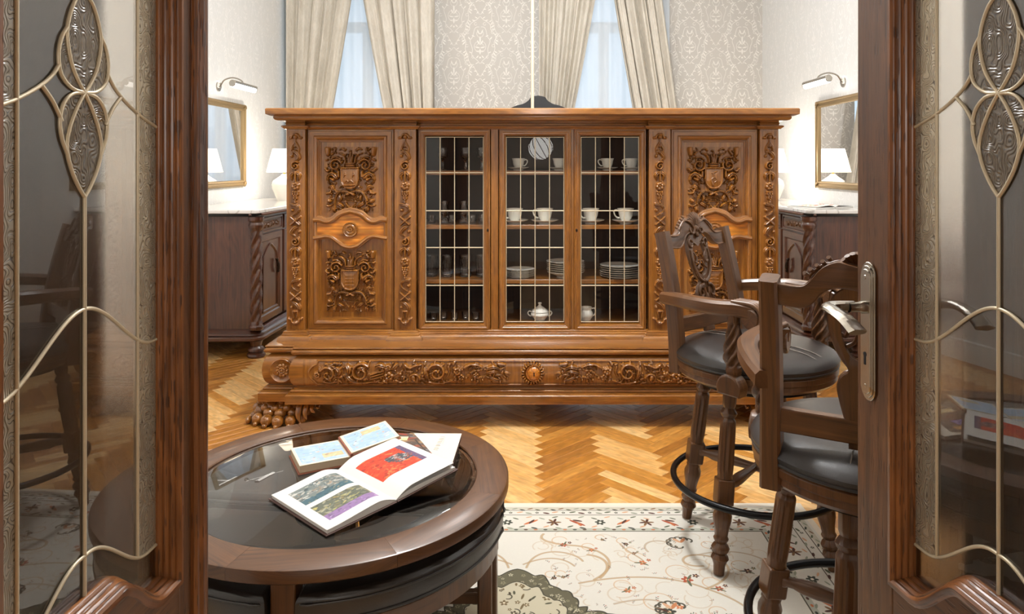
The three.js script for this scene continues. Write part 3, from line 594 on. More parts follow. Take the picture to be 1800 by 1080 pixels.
    R.each(sx, sy, 0.075, (k, dx, dy) => { const u = dx / 0.05, v = dy < 0 ? dy / 0.064 : dy / 0.055; const d = Math.max(Math.abs(u), dy < 0 ? Math.hypot(Math.abs(u) ** 1.3, Math.abs(v)) : Math.abs(v)); if (d < 1) R.H[k] = Math.max(R.H[k], 0.013 + 0.004 * (1 - d * d) + (d > 0.86 ? 0.003 : 0)); });
    if (variant === 0) { for (const [x, y] of [[345, 440], [445, 440]]) { st([[x - 10, y + 20], [x, y - 25], [x + 14, y + 10]], 12, 8, 0.02); db(x, y, 14, 0.021); } st([[340, 530], [365, 505], [385, 520], [410, 505], [440, 530]], 10, 8, 0.021); st([[330, 565], [460, 560]], 9, 9, 0.02); }
    else if (variant === 1) { st([[380, 560], [360, 500], [400, 470], [430, 500], [400, 530]], 14, 9, 0.021); st([[400, 470], [390, 420], [430, 400]], 12, 8, 0.021); db(372, 420, 14, 0.02); }
    else for (const y of [420, 460, 500, 540]) st([[345, y], [450, y]], 8, 8, 0.0185, { lobes: 6 });
    st([[300, 358], [500, 358]], 13, 13, 0.019); for (let i = 0; i < 8; i++) db(312 + i * 24, 362, 11, 0.022);
    // crown and plume
    st([[360, 330], [440, 330]], 20, 20, 0.017); st([[350, 305], [450, 305]], 10, 10, 0.02);
    for (const [x, h0] of [[400, 175], [370, 205], [430, 205]]) st([[x * 0.5 + 200, 300], [x, h0]], 20, 11, 0.019, { vein: 0.0016 });
    both([[345, 290], [335, 235], [300, 195], [265, 185]], 13, 9, 0.016); db(392, 155, 18, 0.014, 13); both([[330, 150], [300, 130], [270, 140]], 12, 8, 0.012);
    // mantling
    const [lx, ly] = q(225, 325); R.spiral(lx, ly, 0.034, 1.5, 0.4, variant === 1 ? -1 : 1, 0.0075, 0.016, { fringe: true });
    const [rx, ry] = q(575, 325); R.spiral(rx, ry, 0.034, 1.5, PI - 0.4, variant === 1 ? 1 : -1, 0.0075, 0.016, { fringe: true });
    both([[125, 130], [130, 195]], 34, 26, 0.016); both([[180, 195], [215, 150], [200, 120]], 16, 9, 0.013, { vein: 0.0016 }); both([[190, 235], [240, 230], [290, 260]], 14, 8, 0.013);
    both([[110, 265], [125, 262]], 14, 14, 0.012); both([[105, 370], [130, 395], [150, 385]], 20, 12, 0.014); both([[262, 405], [262, 460]], 17, 17, 0.018);
    both([[235, 470], [190, 430], [140, 445], [125, 500], [145, 545]], 40, 12, 0.017, { lobes: 5, vein: 0.002 }); both([[200, 500], [165, 480]], 20, 12, 0.02);
    both([[130, 590], [180, 580], [200, 620], [260, 640]], 26, 12, 0.014, { leaf: true, vein: 0.0018 }); both([[120, 660], [160, 650], [170, 620]], 18, 10, 0.012);
    both([[390, 650], [330, 632], [262, 648], [222, 710], [206, 790], [212, 860]], 18, 10, 0.016, { vein: 0.0016 }); db(400, 655, 32, 0.018, 18); both([[400, 655], [362, 672]], 16, 22, 0.016);
    both([[262, 660], [285, 720], [270, 770]], 20, 10, 0.014, { leaf: true, vein: 0.0018 }); both([[145, 745], [150, 750]], 28, 28, 0.015); both([[120, 800], [150, 810], [190, 790]], 16, 9, 0.012);
    both([[235, 770], [290, 800], [320, 830]], 24, 8, 0.014, { leaf: true, vein: 0.002 }); both([[205, 800], [200, 850], [215, 885]], 26, 8, 0.014, { leaf: true, vein: 0.002 });
    for (let i = 0; i < 4; i++) st([[315, 690 + i * 20], [355, 705 + i * 18], [400, 690 + i * 20], [445, 705 + i * 18], [485, 690 + i * 20]], 7, 6, 0.009);
    both([[378, 815], [380, 825]], 13, 13, 0.011); both([[345, 775], [360, 800], [352, 830]], 12, 7, 0.01);
    for (const [x, y] of [[600, 745], [616, 765], [600, 785], [618, 800], [606, 820]]) { db(x, y, 11, 0.015); if (variant === 2) db(800 - x, y, 11, 0.015); }
    // small leaves and berries filling the ground between the larger forms
    for (let i = 0; i < 90; i++) { const x = rr(108, 350), y = rr(120, 880), [ax, ay] = q(x, y), k = Math.round((ay + R.h / 2) / R.cy) * R.nx + Math.round((ax + R.w / 2) / R.cx); if (R.H[k] > 0.003) continue; const a = rnd() * 6.28, l = rr(16, 34); if (i % 3 === 0) both([[x, y], [x + 3, y]], rr(7, 12), 8, 0.009); else both([[x, y], [x + Math.cos(a) * l, y + Math.sin(a) * l]], rr(8, 12), 4, 0.009, { vein: 0.0014 }); }
    return R;
  };
  const armGeo = [0, 1, 2].map((v) => arms(v).geometry((x, y, h) => [x, y, h * 1.9]));
  const doorC = 0.989;
  for (const s of [-1, 1]) {
    const cx = s * doorC, hw = 0.236;
    const d = new THREE.Group(); d.name = 'carved_door'; cab.add(d); d.position.set(cx, 0, 0);
    mesh('door_frame', frameXY(rectPath(-hw, hw, bot0, top0), [[0, -0.03], [0, -0.004], [0.004, 0.0], [0.012, 0.0], [0.014, 0.004], [0.036, 0.004], [0.038, 0.009], [0.043, 0.012], [0.05, 0.01], [0.056, 0.003], [0.06, -0.004], [0.063, -0.004], [0.066, -0.012], [0.07, -0.012], [0.072, -0.018]]), oak, d);
    mesh('panel_ground', boxAt(-0.17, 0.17, bot0 + 0.06, top0 - 0.06, -0.03, -0.018, 0), oak, d);
    const up = mesh('carved_arms', armGeo[s < 0 ? 0 : 1], carved, d); up.position.set(0, 1.268, -0.0177); up.userData.label = 'carved coat of arms with crowned shield';
    const lo = mesh('carved_arms', armGeo[2], carved, d); lo.position.set(0, 0.715, -0.0177); lo.scale.set(0.97, 0.94, 1);
    const topC = mirrorX(curve2([[-0.2, 1.052], [-0.168, 1.054], [-0.14, 1.044], [-0.115, 1.044], [-0.09, 1.056], [-0.055, 1.084], [0, 1.1]], 30));
    const botC = mirrorX(curve2([[-0.2, 0.951], [-0.165, 0.956], [-0.13, 0.962], [-0.1, 0.955], [-0.068, 0.932], [-0.04, 0.911], [0, 0.902]], 30));
    mesh('belt', grain(slab([...botC, ...topC.slice().reverse()], 0.022, 0.001).translate(0, 0, -0.018), 0), WOOD.burl, d);
    mesh('belt_moulding', frameXY(topC, [[-0.016, 0.004], [-0.016, 0.01], [-0.01, 0.018], [-0.002, 0.022], [0.004, 0.02], [0.006, 0.013], [0.012, 0.012], [0.014, 0.006], [0.019, 0.004], [0.02, -0.018]].reverse(), false), oak, d);
    mesh('belt_moulding', frameXY(botC, [[0.012, 0.004], [0.012, 0.01], [0.006, 0.018], [-0.002, 0.02], [-0.006, 0.013], [-0.012, 0.01], [-0.014, -0.018]], false), oak, d);
    mesh('medallion', lathe([[0.042, 0.0], [0.042, 0.006], [0.038, 0.011], [0.034, 0.007], [0.03, 0.006], [0.027, 0.01], [0.021, 0.012], [0.016, 0.007], [0.013, 0.006], [0.011, 0.012], [0.006, 0.013], [0.003, 0.008], [0, 0.007]], 36).rotateX(PI / 2).translate(0, 0.998, 0.004), oak, d);
  }
  // glazed doors
  const glazed = [[-0.622, -0.229], [-0.1825, 0.2105], [0.226, 0.619]];
  mesh('mullion', boxAt(-0.226, -0.186, bot0, top0, -0.04, 0.0, 0.003), oak, cab);
  mesh('mullion', boxAt(0.21, 0.226, bot0, top0, -0.04, -0.012, 0.002), oak, cab);
  glazed.forEach(([a, b], k) => {
    const d = new THREE.Group(); d.name = 'glazed_door'; cab.add(d);
    mesh('door_frame', frameXY(rectPath(a, b, bot0, top0), [[0, -0.03], [0, -0.004], [0.003, 0], [0.008, 0], [0.01, 0.006], [0.015, 0.009], [0.02, 0.007], [0.023, 0.003], [0.027, 0.003], [0.029, -0.003], [0.034, -0.005], [0.036, -0.01], [0.038, -0.02]]), oak, d);
    const x0 = a + 0.0385, x1 = b - 0.0385, ys = [0.491, 0.691, 0.898, 1.099, 1.307, 1.5035];
    for (let i = 0; i < 4; i++) for (let j = 0; j < 5; j++) mesh('pane', new THREE.PlaneGeometry((x1 - x0) / 4, ys[j + 1] - ys[j]).translate(lerp(x0, x1, (i + 0.5) / 4), (ys[j] + ys[j + 1]) / 2, -0.017), paneGlass, d);
    const bead = (x, X, y, Y) => mesh('came', boxAt(x, X, y, Y, -0.019, -0.0125, 0.002), cameMat, d);
    for (let i = 1; i < 4; i++) { const x = lerp(x0, x1, i / 4); bead(x - 0.0026, x + 0.0026, ys[0], ys[5]); }
    for (let j = 1; j < 5; j++) bead(x0, x1, ys[j] - 0.003, ys[j] + 0.003);
    bead(x0 - 0.001, x0 + 0.003, ys[0], ys[5]); bead(x1 - 0.003, x1 + 0.001, ys[0], ys[5]); bead(x0, x1, ys[5] - 0.004, ys[5]); bead(x0, x1, ys[0], ys[0] + 0.004);
    if (k !== 1) mesh('keyhole', lathe([[0, 0.003], [0.003, 0.003], [0.005, 0.001], [0.0055, 0]], 12).scale(1, 1, 1.7).rotateX(PI / 2).translate(k === 0 ? b - 0.014 : a + 0.014, 0.995, 0.0085), std({ color: hex(40, 26, 14), roughness: 0.5, metalness: 0.5 }), d);
  });
  // plinth
  const pp = [[-1.37, -0.5], [-1.37, 0.14], [-1.215, 0.14], [-1.215, 0.185], [1.215, 0.185], [1.215, 0.14], [1.37, 0.14], [1.37, -0.5]];
  const bulge = (y) => 0.003 + 0.033 * Math.sqrt(Math.max(0, 1 - ((y - 0.281) / 0.076) ** 2));
  const bulgePts = []; for (let i = 0; i <= 18; i++) { const y = lerp(0.206, 0.356, i / 18); bulgePts.push([bulge(y), y]); }
  mesh('plinth', mouldXZ(pp, [[-0.12, 0.123], [0.05, 0.123], [0.052, 0.126], [0.052, 0.166], [0.046, 0.171], [0.04, 0.172], [0.04, 0.178], ...arcPts(0.026, 0.184, 0.007, -60, 70, 5), [0.016, 0.192], [0.016, 0.199], [0.008, 0.203], ...bulgePts, [0.0, 0.362], [0.008, 0.366], ...arcPts(0.014, 0.383, 0.014, -75, 80, 8), [0.02, 0.398], [0.024, 0.402], [0.022, 0.4075], [-0.2, 0.4075]]), oak, cab);
  mesh('plinth_core', boxAt(-1.355, 1.355, 0.13, 0.4, -0.5, 0.12, 0, 0), oak, cab);
  // carved frieze on the bulge
  const FR = new Relief(2.36, 0.132, 0.0021);
  {
    const f = FR;
    // frame line of the field, with hollow ends
    for (const s of [-1, 1]) {
      f.stroke([[s * 1.105, 0.062], [0, 0.062]], 0.0035, 0.0035, 0.005); f.stroke([[s * 1.105, -0.06], [0, -0.06]], 0.0045, 0.0045, 0.006);
      f.stroke([[s * 1.105, 0.062], [s * 1.108, 0.046], [s * 1.128, 0.036], [s * 1.146, 0.01], [s * 1.142, -0.018], [s * 1.122, -0.04], [s * 1.105, -0.058]], 0.004, 0.006, 0.006);
    }
    const half = (s) => {
      const st = (pts, a, b, h, o) => f.stroke(pts.map(([x, y]) => [s * x, y]), a, b, h, o), db = (x, y, r, h, ry) => f.dab(s * x, y, r, h, ry);
      const sp = (x, y, R, t, a0, d, r, h, o) => f.spiral(s * x, y, R, t, s > 0 ? a0 : PI - a0, d * s, r, h, o);
      f.flower(s * 1.105, -0.008, 0.018, 0.012, 6);
      sp(1.05, -0.005, 0.04, 1.2, 0.5, 1, 0.008, 0.012, { fringe: true }); st([[1.01, 0.03], [0.99, 0.012], [1.0, -0.02]], 0.014, 0.006, 0.012, { leaf: true, vein: 0.002 }); db(0.985, 0.026, 0.009, 0.012);
      st([[1.07, -0.045], [1.03, -0.05], [0.99, -0.04]], 0.007, 0.004, 0.009);
      st([[0.955, 0.045], [0.94, 0.02], [0.945, -0.01]], 0.016, 0.006, 0.013, { leaf: true, vein: 0.002 }); st([[0.955, -0.01], [0.925, -0.035], [0.9, -0.045]], 0.014, 0.005, 0.012, { leaf: true, vein: 0.002 });
      sp(0.88, 0.004, 0.05, 1.3, 2.4, -1, 0.0095, 0.014, { fringe: true }); st([[0.9, 0.02], [0.875, 0.028], [0.85, 0.022]], 0.014, 0.005, 0.014, { leaf: true, vein: 0.002 }); st([[0.92, -0.048], [0.86, -0.05], [0.81, -0.042]], 0.008, 0.004, 0.01);
      for (let i = 0; i < 3; i++) st([[0.83, -0.03 + i * 0.012], [0.79, -0.02 + i * 0.014], [0.765, -0.012 + i * 0.012]], 0.006, 0.003, 0.009);
      f.flower(s * 0.735, -0.014, 0.026, 0.015, 5); f.flower(s * 0.74, 0.03, 0.018, 0.014, 6); db(0.76, -0.04, 0.012, 0.013); db(0.748, -0.046, 0.01, 0.012); db(0.77, -0.05, 0.009, 0.01);
      st([[0.75, 0.03], [0.785, 0.042], [0.81, 0.032]], 0.013, 0.004, 0.012, { leaf: true, vein: 0.002 }); st([[0.72, 0.015], [0.7, 0.04], [0.685, 0.045]], 0.012, 0.005, 0.012, { leaf: true, vein: 0.002 });
      db(0.675, 0.0, 0.01, 0.012); st([[0.7, -0.035], [0.67, -0.046], [0.64, -0.03]], 0.007, 0.004, 0.01); st([[0.655, 0.045], [0.63, 0.03], [0.6, 0.04], [0.57, 0.045]], 0.01, 0.006, 0.012, { lobes: 4 });
      sp(0.61, -0.03, 0.034, 0.9, 3.0, -1, 0.007, 0.012); db(0.61, -0.022, 0.014, 0.014, 0.02);
      st([[0.55, 0.035], [0.545, 0.0], [0.53, -0.035]], 0.014, 0.006, 0.013, { leaf: true, vein: 0.002 });
      sp(0.49, 0.004, 0.048, 1.3, 0.4, 1, 0.009, 0.014, { fringe: true }); st([[0.53, -0.045], [0.47, -0.052], [0.41, -0.035]], 0.008, 0.004, 0.01); st([[0.43, 0.035], [0.425, 0.01], [0.435, -0.015]], 0.007, 0.004, 0.011); db(0.425, 0.046, 0.008, 0.01);
      f.flower(s * 0.385, 0.012, 0.022, 0.014, 6); f.flower(s * 0.365, -0.02, 0.018, 0.013, 5); db(0.395, -0.035, 0.009, 0.011);
      st([[0.35, 0.03], [0.32, 0.045], [0.28, 0.042], [0.25, 0.03]], 0.01, 0.005, 0.012, { lobes: 3 }); f.flower(s * 0.29, -0.008, 0.016, 0.013, 5); for (const [x, y] of [[0.31, -0.035], [0.28, -0.04], [0.255, -0.035]]) db(x, y, 0.007, 0.01, 0.011);
      st([[0.24, 0.02], [0.2, 0.035], [0.16, 0.02]], 0.012, 0.005, 0.013, { leaf: true, vein: 0.002 }); st([[0.24, 0.0], [0.2, 0.012], [0.165, 0.002]], 0.011, 0.005, 0.012, { leaf: true, vein: 0.002 });
      st([[0.205, 0.055], [0.195, 0.02], [0.2, -0.02]], 0.006, 0.004, 0.01); st([[0.22, -0.015], [0.19, -0.03], [0.15, -0.035]], 0.01, 0.004, 0.011, { leaf: true, vein: 0.002 }); st([[0.175, 0.05], [0.14, 0.046]], 0.009, 0.005, 0.011); db(0.165, -0.045, 0.008, 0.01, 0.011);
    };
    half(-1); half(1);
    // small leaves, stems and berries between the scrolls, the same on both halves
    for (let i = 0; i < 260; i++) { const x = rr(0.13, 1.09), y = rr(-0.05, 0.052), k = Math.round((y + f.h / 2) / f.cy) * f.nx + Math.round((x + f.w / 2) / f.cx); if (f.H[k] > 0.002) continue; const a = rnd() * 6.28, l = rr(0.012, 0.03), r = rr(0.005, 0.008); for (const s of [-1, 1]) { if (i % 4 === 0) f.dab(s * x, y, r * 0.9, 0.009); else f.stroke([[s * x, y], [s * (x + Math.cos(a) * l * 0.6), y + Math.sin(a) * l * 0.4 + 0.003], [s * (x + Math.cos(a) * l), y + Math.sin(a) * l * 0.7]], r, r * 0.4, 0.009, { vein: 0.0014 }); } }
    for (let i = 0; i < 22; i++) { const a = i / 22 * 2 * PI; f.stroke([[Math.cos(a) * 0.046, Math.sin(a) * 0.046], [Math.cos(a) * 0.056, Math.sin(a) * 0.056]], 0.0065, 0.005, 0.012); }
  }
  const yc = 0.2795;
  mesh('carved_frieze', FR.geometry((x, y, h) => [x, y + yc, 0.1865 + bulge(y + yc) + h * 1.8]), carved, cab);
  const boss = lathe([[0.042, 0.0], [0.044, 0.006], [0.041, 0.012], [0.037, 0.012], [0.036, 0.009], [0.034, 0.009], [0.033, 0.014], [0.028, 0.019], [0.018, 0.024], [0.008, 0.0262], [0, 0.0266]], 40).rotateX(PI / 2);
  mesh('round_boss', boss.translate(0.008, 0.281, 0.219), WOOD.burl, cab);
  mesh('keyhole', slab([[-0.003, -0.011], [0.003, -0.011], [0.0022, 0.002], [0.004, 0.006], [0, 0.01], [-0.004, 0.006], [-0.0022, 0.002]], 0.002, 0).translate(0.008, 0.281, 0.2445), std({ color: hex(24, 14, 8), roughness: 0.7 }), cab);
  // rosettes on the end blocks
  const ros = [lathe([[0.062, -0.012], [0.062, 0.004], [0.059, 0.007], [0.055, 0.003], [0.048, -0.004], [0.03, -0.005], [0, -0.005]], 40).rotateX(PI / 2)];
  for (let i = 0; i < 10; i++) { const a = i / 10 * 2 * PI; ros.push(ball(0, 0, 0, 0.012, 0.0085, 0.008).rotateZ(0.7).translate(0.027, 0, 0.0).rotateZ(a)); ros.push(ball(0, 0, 0, 0.006, 0.006, 0.006, 8).translate(0.014, 0, 0.004).rotateZ(a + 0.3)); }
  ros.push(ball(0, 0, 0.003, 0.009, 0.009, 0.008));
  const rosGeo = merge(ros);
  for (const s of [-1, 1]) mesh('rosette', rosGeo, carved, cab).position.set(s * 1.302, 0.281, 0.178);
  // lion-paw feet
  const paw = () => {
    const g = [];
    const toe = (x, z, r) => {
      g.push(ball(x, 0.03, z, r * 1.0, 0.03, r * 1.25, 14)); g.push(ball(x, 0.058, z - 0.04, r * 1.05, 0.026, r * 1.1, 14)); g.push(ball(x + 0.004, 0.078, z - 0.075, r, 0.024, r * 1.2, 12));
      g.push(ball(x, 0.012, z + r * 1.05, r * 0.42, 0.012, r * 0.5, 10)); g.push(ball(x, 0.045, z + r * 0.6, r * 0.5, 0.012, r * 0.5, 8));
    };
    for (const [x, z, r] of [[-0.155, 0.0, 0.03], [-0.098, 0.03, 0.031], [-0.036, 0.042, 0.031], [0.026, 0.03, 0.029], [0.075, 0.0, 0.024]]) toe(x, z, r);
    for (const [x, y, z] of [[-0.19, 0.028, -0.05], [-0.178, 0.07, -0.06], [-0.125, 0.078, -0.03], [-0.066, 0.08, -0.01], [-0.004, 0.082, -0.01], [0.05, 0.08, -0.03], [0.09, 0.05, -0.05]]) g.push(ball(x, y, z, 0.025, 0.022, 0.028, 12));
    g.push(ball(-0.205, 0.02, -0.01, 0.014, 0.02, 0.03, 10));
    for (const [x, y, z] of [[-0.16, 0.102, -0.05], [-0.15, 0.1, -0.08], [-0.1, 0.105, -0.05], [-0.04, 0.108, -0.03], [0.02, 0.108, -0.03], [0.07, 0.104, -0.06]]) g.push(ball(x, y, z, 0.017, 0.016, 0.02, 10));
    g.push(ball(-0.05, 0.075, -0.12, 0.15, 0.06, 0.12, 20));
    g.push(boxAt(-0.15, 0.05, 0.09, 0.125, -0.2, -0.03, 0.008));
    for (const [x0, x1, y1, k] of [[0.06, 0.075, 0.02, 0.018], [0.095, 0.11, 0.035, 0.016], [0.125, 0.15, 0.07, 0.014], [0.155, 0.175, 0.095, 0.012]]) g.push(tube([[x0, 0.118, -0.02], [x0 + 0.01, 0.1, 0.02], [(x0 + x1) / 2, (0.1 + y1) / 2, 0.04], [x1, y1, 0.03]], (t) => k * Math.max(0.2, Math.sin(PI * (0.15 + 0.8 * t))), 8, 14));
    return grain(merge(g), 1);
  };
  const pawGeo = paw(), pawMir = pawGeo.clone().applyMatrix4(new THREE.Matrix4().makeScale(-1, 1, 1));
  { const ix = pawMir.attributes.position.array, nn = pawMir.attributes.normal.array; for (const arr of [ix, nn]) for (let i = 0; i < arr.length; i += 9) for (let k = 0; k < 3; k++) { const t = arr[i + 3 + k]; arr[i + 3 + k] = arr[i + 6 + k]; arr[i + 6 + k] = t; } }
  mesh('paw_foot', pawGeo, carved, cab).position.set(-1.275, 0, 0.17);
  mesh('paw_foot', pawMir, carved, cab).position.set(1.275, 0, 0.17);
  for (const s of [-1, 1]) mesh('rear_foot', boxAt(s * 1.25 - 0.07, s * 1.25 + 0.07, 0, 0.13, -0.48, -0.34, 0.006), oak, cab);
}
// ------------------------------------------------------------------ china and glass behind the glazed doors (they stand on the cabinet's shelves)
{
  const SH = [0.4705, 0.7145, 1.0175, 1.3185];
  const door = (x) => x < -0.2 ? 'left' : x < 0.22 ? 'middle' : 'right';
  const shelfName = ['cabinet floor', 'third shelf', 'second shelf', 'top shelf'];
  const saucerProf = [[0, 0.004], [0.024, 0.004], [0.025, 0.0], [0.029, 0.0], [0.03, 0.005], [0.046, 0.009], [0.063, 0.017], [0.0635, 0.019], [0.046, 0.012], [0.03, 0.008], [0, 0.007]];
  const cupProf = [[0, 0.0], [0.019, 0.0], [0.02, 0.004], [0.018, 0.006], [0.026, 0.014], [0.032, 0.03], [0.0345, 0.048], [0.039, 0.061], [0.0395, 0.063], [0.037, 0.061], [0.032, 0.046], [0.029, 0.03], [0.022, 0.014], [0, 0.009]];
  const saucerGeo = lathe(saucerProf, 40), cupGeo = lathe(cupProf, 40);
  const handleGeo = tube([[0.031, 0.05, 0], [0.044, 0.056, 0], [0.054, 0.049, 0], [0.05, 0.032, 0], [0.038, 0.02, 0], [0.028, 0.02, 0]], (t) => 0.0034 + 0.0012 * Math.abs(t - 0.5), 8, 26);
  const cups = [[3, -0.081, 4.16, 0.97, 0.2], [3, 0.152, 4.16, 0.97, -0.3], [3, 0.428, 4.16, 0.97, PI - 0.15], [3, 0.564, 4.16, 0.97, PI + 0.1], [2, -0.101, 4.12, 1.22, PI + 0.2], [2, 0.07, 4.12, 1.22, PI - 0.1], [2, 0.33, 4.12, 1.22, PI + 0.3], [2, 0.527, 4.12, 1.22, PI]];
  const nth = ['first', 'second', 'third', 'fourth'];
  cups.forEach(([sh, x, d, k, a], i) => {
    const w = `${nth[i % 4]} from the left on the ${shelfName[sh]}`;
    const s = tag(mesh('saucer', saucerGeo, porcelain), `white porcelain saucer under a teacup, ${w}`, 'saucer', 'saucers in the cabinet'); s.position.set(x, SH[sh], -d); s.scale.setScalar(k);
    const c = thing('teacup', `${sh === 3 ? 'small' : 'large'} white porcelain teacup, ${w}`, 'cup', [x, SH[sh] + 0.008 * k, -d], a, 'teacups in the cabinet'); c.scale.setScalar(k);
    mesh('bowl', cupGeo, porcelain, c); mesh('handle', handleGeo, porcelain, c);
  });
  const plateProf = [[0, 0.003], [0.055, 0.003], [0.058, 0.0], [0.062, 0.0], [0.064, 0.004], [0.1, 0.011], [0.1005, 0.0125], [0.066, 0.007], [0.054, 0.005], [0, 0.005]];
  const plateGeo = lathe(plateProf, 48);
  const stack = (x, d, y, r, n, dy, what, group) => { for (let i = 0; i < n; i++) { const p = tag(mesh('plate', plateGeo, porcelain), `white porcelain plate, ${['lowest', 'second lowest', 'third lowest', 'third highest', 'second highest', 'topmost'][i]} in the ${what}`, 'plate', group); p.position.set(x + rr(-0.002, 0.002), y + i * dy, -d + rr(-0.002, 0.002)); p.scale.set(r / 0.1, 1, r / 0.1); } };
  stack(-0.07, 4.12, SH[1], 0.084, 6, 0.0075, 'low plate stack behind the middle door', 'low stack of plates');
  const bowl = tag(mesh('serving_bowl', lathe([[0, 0.004], [0.045, 0.004], [0.046, 0], [0.052, 0], [0.054, 0.006], [0.09, 0.024], [0.105, 0.03], [0.104, 0.032], [0.06, 0.014], [0, 0.01]], 44), porcelain), 'white porcelain bowl under the tallest plate stack', 'bowl'); bowl.position.set(0.188, SH[1], -4.13);
  stack(0.188, 4.13, SH[1] + 0.024, 0.107, 6, 0.0112, 'tall plate stack behind the door frame', 'tall stack of plates');
  stack(0.498, 4.13, SH[1], 0.114, 6, 0.0118, 'wide plate stack behind the right door', 'wide stack of plates');
  // sugar bowl and cream jug
  const sb = thing('sugar_bowl', 'white porcelain sugar bowl with knobbed lid and two handles', 'bowl', [0.042, SH[0], -4.13]);
  mesh('bowl', lathe([[0, 0.0], [0.03, 0.0], [0.031, 0.005], [0.04, 0.015], [0.052, 0.03], [0.05, 0.042], [0.046, 0.047], [0, 0.047]], 36), porcelain, sb);
  mesh('lid', lathe([[0.05, 0.046], [0.05, 0.05], [0.04, 0.06], [0.022, 0.073], [0.011, 0.08], [0.007, 0.088], [0.012, 0.094], [0.009, 0.1], [0, 0.102]], 36), porcelain, sb);
  for (const s of [-1, 1]) mesh('handle', tube([[s * 0.044, 0.044, 0], [s * 0.06, 0.05, 0], [s * 0.068, 0.04, 0], [s * 0.06, 0.026, 0], [s * 0.047, 0.022, 0]], 0.0036, 8, 24), porcelain, sb);
  const cj = thing('cream_jug', 'small white porcelain cream jug behind the right glazed door', 'jug', [0.305, SH[0], -4.13]);
  mesh('body', lathe([[0, 0], [0.026, 0], [0.027, 0.005], [0.036, 0.018], [0.04, 0.034], [0.034, 0.05], [0.029, 0.058], [0.034, 0.074], [0.032, 0.074], [0.026, 0.058], [0, 0.02]], 36), porcelain, cj);
  mesh('spout', bar([[-0.024, 0.06, 0], [-0.036, 0.068, 0], [-0.046, 0.076, 0]], (t) => roundRect(lerp(0.03, 0.01, t), 0.01, 0.003), 8), porcelain, cj);
  mesh('handle', tube([[0.03, 0.064, 0], [0.046, 0.066, 0], [0.052, 0.048, 0], [0.046, 0.03, 0], [0.034, 0.022, 0]], 0.0036, 8, 24), porcelain, cj);
  // cut glass in the left door
  const goblet = [[0.03, 0], [0.03, 0.003], [0.006, 0.01], [0.005, 0.05], [0.009, 0.058], [0.026, 0.075], [0.032, 0.1], [0.03, 0.13], [0.029, 0.13], [0.03, 0.1], [0.024, 0.077], [0, 0.064]];
  const vase = [[0, 0.0], [0.026, 0.0], [0.027, 0.004], [0.018, 0.02], [0.02, 0.04], [0.026, 0.075], [0.022, 0.1], [0.03, 0.125], [0.029, 0.125], [0.02, 0.1], [0.023, 0.07], [0, 0.03]];
  const tumbler = (r, h) => [[0, 0], [r * 0.82, 0], [r * 0.86, 0.004], [r, h], [r - 0.0022, h], [r * 0.8, 0.012], [0, 0.01]];
  const cutGlass = (prof, n) => turned([...prof], 36, { n, y0: 0.012, y1: 0.12, fade: 0.01, amp: 0.1, twist: 0, step: 0.01 }, 60);
  const gobletGeo = cutGlass(goblet, 9), vaseGeo = cutGlass(vase, 9), shotGeo = cutGlass(tumbler(0.025, 0.05), 9), tallGeo = cutGlass(tumbler(0.036, 0.122), 12), smallGeo = lathe(tumbler(0.022, 0.045), 24);
  const put = (geo, name, cat, sh, list, lab, group) => list.forEach(([x, d], i) => { const m = tag(mesh(name, geo, crystal), `${lab}, ${['first', 'second', 'third', 'fourth', 'fifth'][i]} from the left`, cat, group); m.position.set(x, SH[sh], -d); });
  put(gobletGeo, 'crystal_goblet', 'glass', 3, [[-0.515, 4.18], [-0.385, 4.18], [-0.292, 4.18]], 'stemmed crystal goblet on the top shelf', 'crystal goblets');
  put(vaseGeo, 'crystal_vase', 'vase', 2, [[-0.505, 4.17], [-0.392, 4.17]], 'slim flared crystal vase on the second shelf', 'slim crystal vases');
  put(shotGeo, 'crystal_shot_glass', 'glass', 2, [[-0.57, 4.12], [-0.455, 4.11], [-0.34, 4.11], [-0.285, 4.14]], 'short cut crystal glass on the second shelf', 'short crystal glasses');
  put(tallGeo, 'crystal_tumbler', 'glass', 1, [[-0.575, 4.15], [-0.485, 4.13], [-0.38, 4.14], [-0.29, 4.15]], 'tall cut crystal tumbler on the third shelf', 'tall crystal tumblers');
  put(smallGeo, 'small_glass', 'glass', 0, [[-0.56, 4.12], [-0.505, 4.14], [-0.44, 4.12], [-0.38, 4.14], [-0.32, 4.12]], 'small plain glass on the cabinet floor', 'small plain glasses');
}
